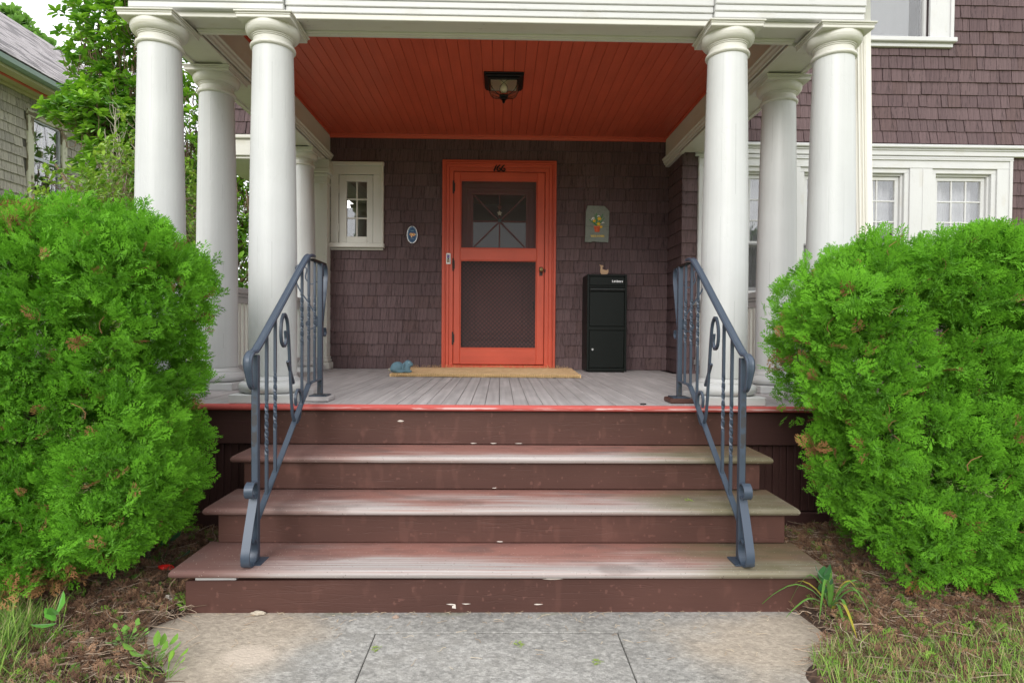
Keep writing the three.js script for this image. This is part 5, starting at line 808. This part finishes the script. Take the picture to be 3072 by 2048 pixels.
  single('dry_leaf', crumple(0.03, 0.008, 0.012, 6), std({ color: lin(0.48, 0.42, 0.33), roughness: 0.9 }), 'flat pale chip of bark at the foot of the lowest riser', 'leaf', null, [-0.99, 0.008, -2.44]);
  single('stone', crumple(0.012, 0.008, 0.01, 8), std({ color: lin(0.3, 0.22, 0.17), roughness: 0.9 }), 'small brown stone lying on the concrete walk', 'stone', null, [-0.42, 0.004, -2.41]);
  const tw = [[[-1.36, 0.03, -2.5], [-1.37, 0.1, -2.47], [-1.32, 0.16, -2.44]], [[1.5, 0.05, -2.62], [1.75, 0.06, -2.6], [1.98, 0.07, -2.58]], [[2.15, 0.06, -2.5], [2.35, 0.05, -2.48], [2.6, 0.1, -2.5]]];
  tw.forEach((p, i) => single('fallen_twig', tube(p, 0.005, 0.002, 6), mTwig, ['thin upright twig leaning at the end of the lowest step', 'long straight bare twig on the bed beside the steps', 'crooked bare branch on the bed under the shrub'][i], 'twig'));
}

// ---------------------------------------------------------------- trees, neighbour, street
function leafyTree(name, label, base, limbs, clumps, leaf, mats, perClump, sizes, seed, whorl, group) {
  const t = thing(name, label, 'tree', base, group), r = rng(seed), wood = [], B = new THREE.Vector3(...base), leaves = [];
  part('trunk', limbs.filter((l) => l.trunk).map((l) => uvm(tube(l.p, l.r0, l.r1, 9), 'y', 0.6, 0.3)), mBark, t);
  for (const l of limbs) if (!l.trunk) wood.push(tube(l.p, l.r0, l.r1, 6));
  for (const [c, R, n] of clumps) for (let k = 0; k < n; k++) {
    const a = r() * 6.283, z = 2 * r() - 1, q = Math.cbrt(0.15 + 0.85 * r()), s = Math.sqrt(1 - z * z), out = new THREE.Vector3(Math.cos(a) * s, z, Math.sin(a) * s), p = new THREE.Vector3(c[0] + out.x * R[0] * q, c[1] + out.y * R[1] * q, c[2] + out.z * R[2] * q), lift = new THREE.Vector3(out.x * 0.7 + (r() - 0.5) * 0.5, 0.55 + 0.4 * r(), out.z * 0.7 + (r() - 0.5) * 0.5).normalize();
    if (k % 2 === 0) { const s0 = p.clone().addScaledVector(lift, -0.35 * sizes[1] / 0.12), in0 = p.clone().lerp(new THREE.Vector3(...c), 0.6); wood.push(tube([in0.toArray(), s0.toArray(), p.toArray()], 0.006 * sizes[1] / 0.12, 0.003 * sizes[1] / 0.12, 3, 3)); }
    const tone = clamp(0.1 + 0.85 * r());
    for (let j = 0; j < perClump; j++) {
      const b = j / perClump * 6.283 + r(), e1 = new THREE.Vector3(lift.y, -lift.x, lift.z * 0.2).normalize(), e2 = new THREE.Vector3().crossVectors(lift, e1), up = whorl * (0.3 + 0.9 * r());
      const dir = lift.clone().multiplyScalar(up).addScaledVector(e1, Math.cos(b)).addScaledVector(e2, Math.sin(b)).normalize(), face = new THREE.Quaternion().setFromUnitVectors(Yup, dir);
      const y = new THREE.Vector3(0, 0, 1).applyQuaternion(face), want = new THREE.Vector3(0, 1, 0).addScaledVector(dir, -dir.y).normalize(), ang = Math.atan2(new THREE.Vector3().crossVectors(y, want).dot(dir), y.dot(want));
      leaves.push({ p: p.clone().addScaledVector(lift, -0.06 * r()), q: new THREE.Quaternion().setFromAxisAngle(dir, ang + (r() - 0.5) * 0.9).multiply(face), s: lerp(...sizes, r()), c: mix3(mats[0], mats[1], clamp(tone + 0.25 * (r() - 0.5))) });
    }
  }
  if (wood.length) part('branches', wood, mTwig, t).userData.kind = 'stuff';
  const leafM = leafMat({ transmission: 0.4 }); instances('crown', leaf, leafM, leaves, t);
  return t;
}
const obovate = leafGeo(1, 0.46, 0.12, 0.12), cluster = (() => { const g = [], r = rng(4); for (let k = 0; k < 7; k++) { const o = new THREE.Object3D(); o.rotation.set(0.6 + 1.2 * r(), r() * 6.283, r() - 0.5, 'YXZ'); o.position.set((r() - 0.5) * 0.5, (r() - 0.5) * 0.4, (r() - 0.5) * 0.5); o.updateMatrix(); g.push(leafGeo(0.75, 0.36, 0.1, 0.1, 3).applyMatrix4(o.matrix)); } return mergeGeometries(g); })();
{
  const P = (...p) => p;
  // magnolia-like tree beyond the end of the porch
  leafyTree('broadleaf_tree', 'leafy green tree with large oval leaves between the porch end and the grey house', [-4.35, 0, -7.6],
    [{ trunk: true, p: [P(0, -0.1, 0), P(0.1, 1.2, 0), P(0.25, 2.2, -0.1), P(0.2, 3.4, 0)], r0: 0.13, r1: 0.05 }, { p: [P(0.1, 1.2, 0), P(-0.4, 2.2, 0.3), P(-0.9, 3.1, 0.5)], r0: 0.05, r1: 0.015 }, { p: [P(0.2, 1.8, 0), P(0.7, 2.6, 0.2), P(1.0, 3.6, 0.3)], r0: 0.05, r1: 0.012 }, { p: [P(0.25, 2.2, 0), P(-0.2, 3.2, -0.2), P(-0.5, 4.5, 0)], r0: 0.04, r1: 0.012 }, { p: [P(0.1, 0.9, 0), P(0.9, 1.5, 0.2), P(1.5, 2.2, 0.2)], r0: 0.045, r1: 0.012 }, { p: [P(0, 0.8, 0), P(-0.7, 1.5, 0.3), P(-1.2, 2.1, 0.5)], r0: 0.045, r1: 0.012 }],
    [[[-0.55, 4.75, 0.3], [0.38, 0.75, 0.5], 140], [[-0.15, 4.5, 0.2], [0.5, 1.0, 0.5], 230], [[-0.3, 3.75, 0.3], [0.65, 0.5, 0.6], 260], [[-0.42, 3.68, 0.5], [0.55, 0.2, 0.5], 150], [[-0.15, 3.1, 0.3], [0.6, 0.5, 0.6], 200], [[0.4, 3.6, 0.2], [0.7, 1.0, 0.6], 340], [[0.02, 2.4, 0.5], [0.58, 0.65, 0.6], 340], [[0.45, 2.4, 0.3], [0.7, 0.8, 0.6], 240], [[1.0, 1.6, 0.2], [0.7, 0.9, 0.6], 260], [[1.1, 2.9, 0.1], [0.6, 0.9, 0.6], 220], [[0.2, 1.2, 0.3], [1.1, 0.7, 0.6], 200], [[-0.1, 5.5, 0], [0.6, 0.6, 0.5], 90]],
    obovate, [[0.09, 0.27, 0.015], [0.34, 0.62, 0.035]], 9, [0.075, 0.13], 21, 0.75);
  // thin shrub with bare twig ends, behind the hedge
  const sh = leafyTree('wild_shrub', 'loose yellow-green shrub with bare grey twig ends behind the clipped shrub', [-3.15, 0, -5.2],
    [{ trunk: true, p: [P(0, -0.1, 0), P(0.05, 0.9, 0), P(0, 2.0, 0)], r0: 0.03, r1: 0.012 }], [[[0.0, 2.45, 0], [0.5, 0.4, 0.4], 250], [[0.3, 2.2, 0.1], [0.5, 0.45, 0.4], 200], [[-0.42, 2.25, 0.1], [0.4, 0.35, 0.35], 130], [[0.1, 2.85, 0.1], [0.22, 0.25, 0.2], 30], [[0, 1.7, 0], [0.8, 0.6, 0.4], 220]],
    leafGeo(1, 0.55, 0.1, 0.1), [[0.12, 0.28, 0.02], [0.36, 0.54, 0.06]], 6, [0.03, 0.055], 23, 0.6);
  const r = rng(24), bare = []; for (let k = 0; k < 16; k++) { const x = (r() - 0.5) * 0.8, h = 2.65 + 0.5 * r(), z = (r() - 0.5) * 0.3, tx = x + (r() - 0.4) * 0.35; bare.push(tube([[x * 0.5, 1.8, z], [x, 2.3, z], [tx, h, z]], 0.007, 0.002, 5, 6)); for (let j = 0; j < 5; j++) { const u = 0.3 + 0.6 * r(), p = [lerp(x, tx, u), lerp(2.3, h, u), z]; bare.push(tube([p, [p[0] + (r() - 0.5) * 0.12, p[1] + 0.06, p[2]], [p[0] + (r() - 0.5) * 0.2, p[1] + 0.14, p[2] + 0.03]], 0.003, 0.0012, 4, 3)); } }
  part('bare_twigs', bare, std({ color: lin(0.42, 0.38, 0.31), roughness: 1 }), sh);
  // lower greenery between the houses, seen through the columns
  leafyTree('broadleaf_tree', 'dense dark green tree behind the porch railing', [-4.6, 0, -11.5], [{ trunk: true, p: [P(0, -0.1, 0), P(0, 1.5, 0), P(0.1, 3, 0)], r0: 0.14, r1: 0.05 }], [[[0, 2.6, 0], [1.5, 1.5, 1], 380], [[0.3, 1.0, 0.3], [1.5, 0.9, 0.9], 220], [[0.2, 4.2, 0], [1.0, 0.9, 0.8], 110]], obovate, [[0.05, 0.17, 0.014], [0.18, 0.4, 0.025]], 9, [0.1, 0.16], 25, 0.75);
  // oak beyond the grey house's roof
  leafyTree('oak_tree', 'tall oak crown rising behind the grey house roof', [-16.3, 0, -17.5], [{ trunk: true, p: [P(0, -0.1, 0), P(0, 5, 0), P(0.3, 9, 0)], r0: 0.35, r1: 0.15 }, { p: [P(0, 5, 0), P(1.2, 7.5, 0), P(3.2, 9.5, 0)], r0: 0.16, r1: 0.04 }, { p: [P(0, 6, 0), P(-1, 8, 0), P(-1.5, 10.5, 0)], r0: 0.16, r1: 0.04 }],
    [[[-0.2, 10.2, 0], [1.9, 1.5, 1.4], 330], [[1.9, 9.4, 0.3], [1.3, 0.8, 1.0], 150], [[3.0, 8.6, 0.3], [1.0, 0.75, 0.9], 95], [[3.9, 7.7, 0.2], [0.8, 0.5, 0.7], 55], [[0.9, 8.3, 0], [1.6, 0.8, 1], 130], [[-1.8, 9.6, 0], [1.5, 1.5, 1.2], 150]], cluster, [[0.07, 0.19, 0.03], [0.22, 0.42, 0.07]], 5, [0.22, 0.4], 27, 0.7);
  // trees across the street: what the window panes mirror
  [[14, 22, 7.5, 31, 'behind the viewer opposite the bay windows'], [5.5, 27, 6.0, 32, 'behind the viewer opposite the front door'], [22, 25, 8.5, 33, 'behind the viewer, farthest along the street'], [-9, 26, 7.5, 34, 'behind the viewer opposite the grey house']].forEach(([x, z, h, s, w]) => leafyTree('street_tree', `broad street tree ${w}`, [x, 0, z], [{ trunk: true, p: [P(0, -0.1, 0), P(0.1, h * 0.3, 0), P(0, h * 0.7, 0)], r0: 0.28, r1: 0.12 }], [[[0, h * 0.65, 0], [h * 0.32, h * 0.3, h * 0.3], 330], [[h * 0.2, h * 0.5, 0], [h * 0.25, h * 0.18, h * 0.2], 120], [[-h * 0.2, h * 0.55, 0], [h * 0.2, h * 0.2, h * 0.2], 110]], cluster, [[0.03, 0.09, 0.02], [0.09, 0.19, 0.03]], 2, [0.45, 0.8], s, 0.7, 'trees across the street'));
  structure('street', box(-120, 120, -0.2, -0.052, 8, 15, 0), std({ color: lin(0.06, 0.06, 0.06), map: tintSoft, roughness: 0.95 }));
  structure('sidewalk', box(-120, 120, -0.2, 0.0, 5.2, 6.6, 0.01), std({ color: lin(0.32, 0.31, 0.3), map: tintSoft, roughness: 0.95 }));
}
// the grey shingled house next door: its side wall runs away from the street
{
  const n = thing('neighbour_house', 'weathered grey shingled house with asphalt roof beyond the clipped shrub', 'house', [-6.5, -0.2, -8]), X = 0, r = rng(44), L = (d) => 8 - d;      // local z from depth
  const tone = [[0.47, 0.435, 0.375], [0.43, 0.4, 0.35], [0.51, 0.475, 0.41], [0.385, 0.36, 0.32]].map((c) => std({ color: lin(...c), map: shingleTint, bumpMap: shingleBump, bumpScale: 0.003, roughness: 0.95 }));
  const wd = [8.35, 8.9], wy = [3.0, 4.28];
  const wall = part('wall', [box(-0.2, X, 0, 4.6, L(6.2), L(wd[0]), 0), box(-0.2, X, 0, 4.6, L(wd[1]), L(13), 0), box(-0.2, X, 0, wy[0], L(wd[0]), L(wd[1]), 0), box(-0.2, X, wy[1], 4.6, L(wd[0]), L(wd[1]), 0)], std({ color: lin(0.12, 0.11, 0.1), roughness: 1 }), n);
  let count = 0; const rest = [];
  for (let k = 0; k < 35; k++) { const y = 0.1 + k * 0.128; let d = 6.3; while (d < 12.9) { const w = 0.09 + 0.14 * r(), c = d + w / 2, hide = c > wd[0] - 0.08 && c < wd[1] + 0.08 && y > wy[0] - 0.15 && y < wy[1] + 0.03; const s = { d: c, y, w: w - 0.003 - 0.004 * r(), v: Math.floor(r() * 6), m: Math.floor(r() * 4), t: (r() - 0.5) * 0.02 }; d += w; if (hide) continue; const near = y > 1.9 && c < 9.9 && c > 7.3; const o = new THREE.Object3D(); o.position.set(X, s.y, L(s.d)); o.rotation.set(-(r() * 0.02), Math.PI / 2, s.t, 'YXZ'); o.scale.set(s.w, 0.15, 1.15); if (near && count < 300) { const m = shade(new THREE.Mesh(wedge[s.v], tone[s.m])); m.name = count ? `shingle_${String(count).padStart(3, '0')}` : 'shingle'; m.position.copy(o.position); m.rotation.copy(o.rotation); m.scale.copy(o.scale); wall.add(m); count++; } else { o.updateMatrix(); rest.push(wedge[s.v].clone().applyMatrix4(o.matrix)); } } }
  part('shingles', mergeGeometries(rest), tone[0], n).userData.kind = 'stuff';
  // roof: eave at 4.62 m, ridge farther back; courses of asphalt shingles
  const e = [0.42, 4.73], top = [-2.1, 6.75], slope = Math.atan2(top[1] - e[1], e[0] - top[0]), len = Math.hypot(e[0] - top[0], top[1] - e[1]);
  const roof = part('roof', [prism([[e[0], e[1]], top, [-4.6, 4.7], [-4.6, 4.64], [-2.1, 6.65], [e[0], e[1] - 0.08]], L(6.0), L(13.2), along.z), prism([[-0.1, 4.58], [-2.1, 6.5], [-4.4, 4.58]], L(6.2), L(13), along.z)], std({ color: lin(0.16, 0.15, 0.15), roughness: 1 }), n);
  const tabs = [[], [], []]; for (let k = 0; k * 0.135 < len; k++) { let z = L(6.0) + 0.1 * (k % 3); while (z > L(13.2)) { const w = 0.14 + 0.05 * r(), u = k * 0.135; tabs[Math.floor(noise3(z * 2.2, k * 0.7, 0, 3) * 2.2 + r() * 0.9) % 3].push(new THREE.BoxGeometry(0.16, 0.008, w - 0.008).rotateZ(-slope + 0.02).translate(e[0] - Math.cos(slope) * (u + 0.06), e[1] + Math.sin(slope) * (u + 0.06) + 0.012 + 0.004 * r(), z - w / 2)); z -= w; } }
  tabs.forEach((g, i) => part('roof_shingles', mergeGeometries(g), std({ color: lin(...[[0.27, 0.245, 0.25], [0.37, 0.34, 0.345], [0.20, 0.185, 0.19]][i]), bumpMap: rep(concreteBump, 20, 20), bumpScale: 0.003, roughness: 1 }), roof).userData.kind = 'stuff');
  part('soffit', [box(0, 0.4, 4.565, 4.585, L(6), L(13.2), 0), box(0.02, 0.06, 4.52, 4.565, L(6), L(13.2), 0.004, 'z'), box(0.375, 0.4, 4.585, 4.64, L(6), L(13.2), 0.004, 'z')], std({ color: lin(0.62, 0.58, 0.36), map: tintSoft, roughness: 0.6 }), n);
  part('soffit_stripe', box(0.2, 0.25, 4.553, 4.566, L(6), L(13.2), 0.002, 'z'), mRed, n);
  part('gutter', prism([[0.4, 4.6], [0.45, 4.6], [0.48, 4.625], [0.49, 4.68], [0.48, 4.68], [0.45, 4.635], [0.41, 4.61]], L(6), L(13.2), along.z), std({ color: lin(0.25, 0.33, 0.3), roughness: 0.5, metalness: 0.3 }), n);
  part('far_walls', [box(-4.4, -0.2, 0, 4.6, L(6.35), L(6.2), 0), box(-4.4, -0.2, 0, 4.6, L(13), L(12.9), 0), box(-4.4, -4.3, 0, 4.6, L(12.9), L(6.35), 0)], tone[0], n);
  const w = sub('window', n), mOld = std({ color: lin(0.6, 0.59, 0.5), map: tex(256, 256, (u, v) => { const p = step(0.52, 0.6, fbm(u, v, 5, 16, 5, 171)); return mix3([1, 1, 0.98], [0.6, 0.56, 0.5], p); }, true), roughness: 0.8 });
  const zr = (d0, d1, y0, y1, t, x0, x1) => [box(x0, x1, y1 - t, y1, L(d1), L(d0), 0.003, 'z'), box(x0, x1, y0, y0 + t, L(d1), L(d0), 0.003, 'z'), box(x0, x1, y0 + t, y1 - t, L(d0 + t), L(d0), 0.003, 'y'), box(x0, x1, y0 + t, y1 - t, L(d1), L(d1 - t), 0.003, 'y')];
  part('casing', zr(wd[0] - 0.09, wd[1] + 0.09, wy[0] - 0.1, wy[1] + 0.09, 0.1, -0.02, 0.035), mOld, w);
  part('storm_sash', [...zr(wd[0] + 0.01, wd[1] - 0.01, wy[0], wy[1], 0.035, -0.03, 0.005), box(-0.03, 0.004, 3.72, 3.76, L(wd[1] - 0.045), L(wd[0] + 0.045), 0.003, 'z')], std({ color: lin(0.45, 0.47, 0.52), roughness: 0.45, metalness: 0.3 }), w);
  part('pane', box(-0.016, -0.0145, 3.76, wy[1] - 0.035, L(wd[1] - 0.045), L(wd[0] + 0.045), 0), mPane, w); part('pane', box(-0.022, -0.0205, wy[0] + 0.035, 3.72, L(wd[1] - 0.045), L(wd[0] + 0.045), 0), mPane, w);
  for (let k = 1; k < 4; k++) part('muntin', box(-0.075, -0.06, 3.76, wy[1], L(wd[0] + k * 0.137) - 0.008, L(wd[0] + k * 0.137) + 0.008, 0.002, 'y'), mOld, w);
  part('room_shell', [box(-2.2, -2.1, 0, 4.5, L(wd[1] + 1), L(wd[0] - 1), 0), box(-2.1, -0.2, 0, 4.5, L(wd[0] - 0.9), L(wd[0] - 1), 0), box(-2.1, -0.2, 0, 4.5, L(wd[1] + 1), L(wd[1] + 0.9), 0), box(-2.1, -0.2, 4.4, 4.5, L(wd[1] + 0.9), L(wd[0] - 0.9), 0), box(-2.1, -0.2, 1.4, 1.5, L(wd[1] + 0.9), L(wd[0] - 0.9), 0)], mRoom, n);
}
renderer.render(scene, camera);
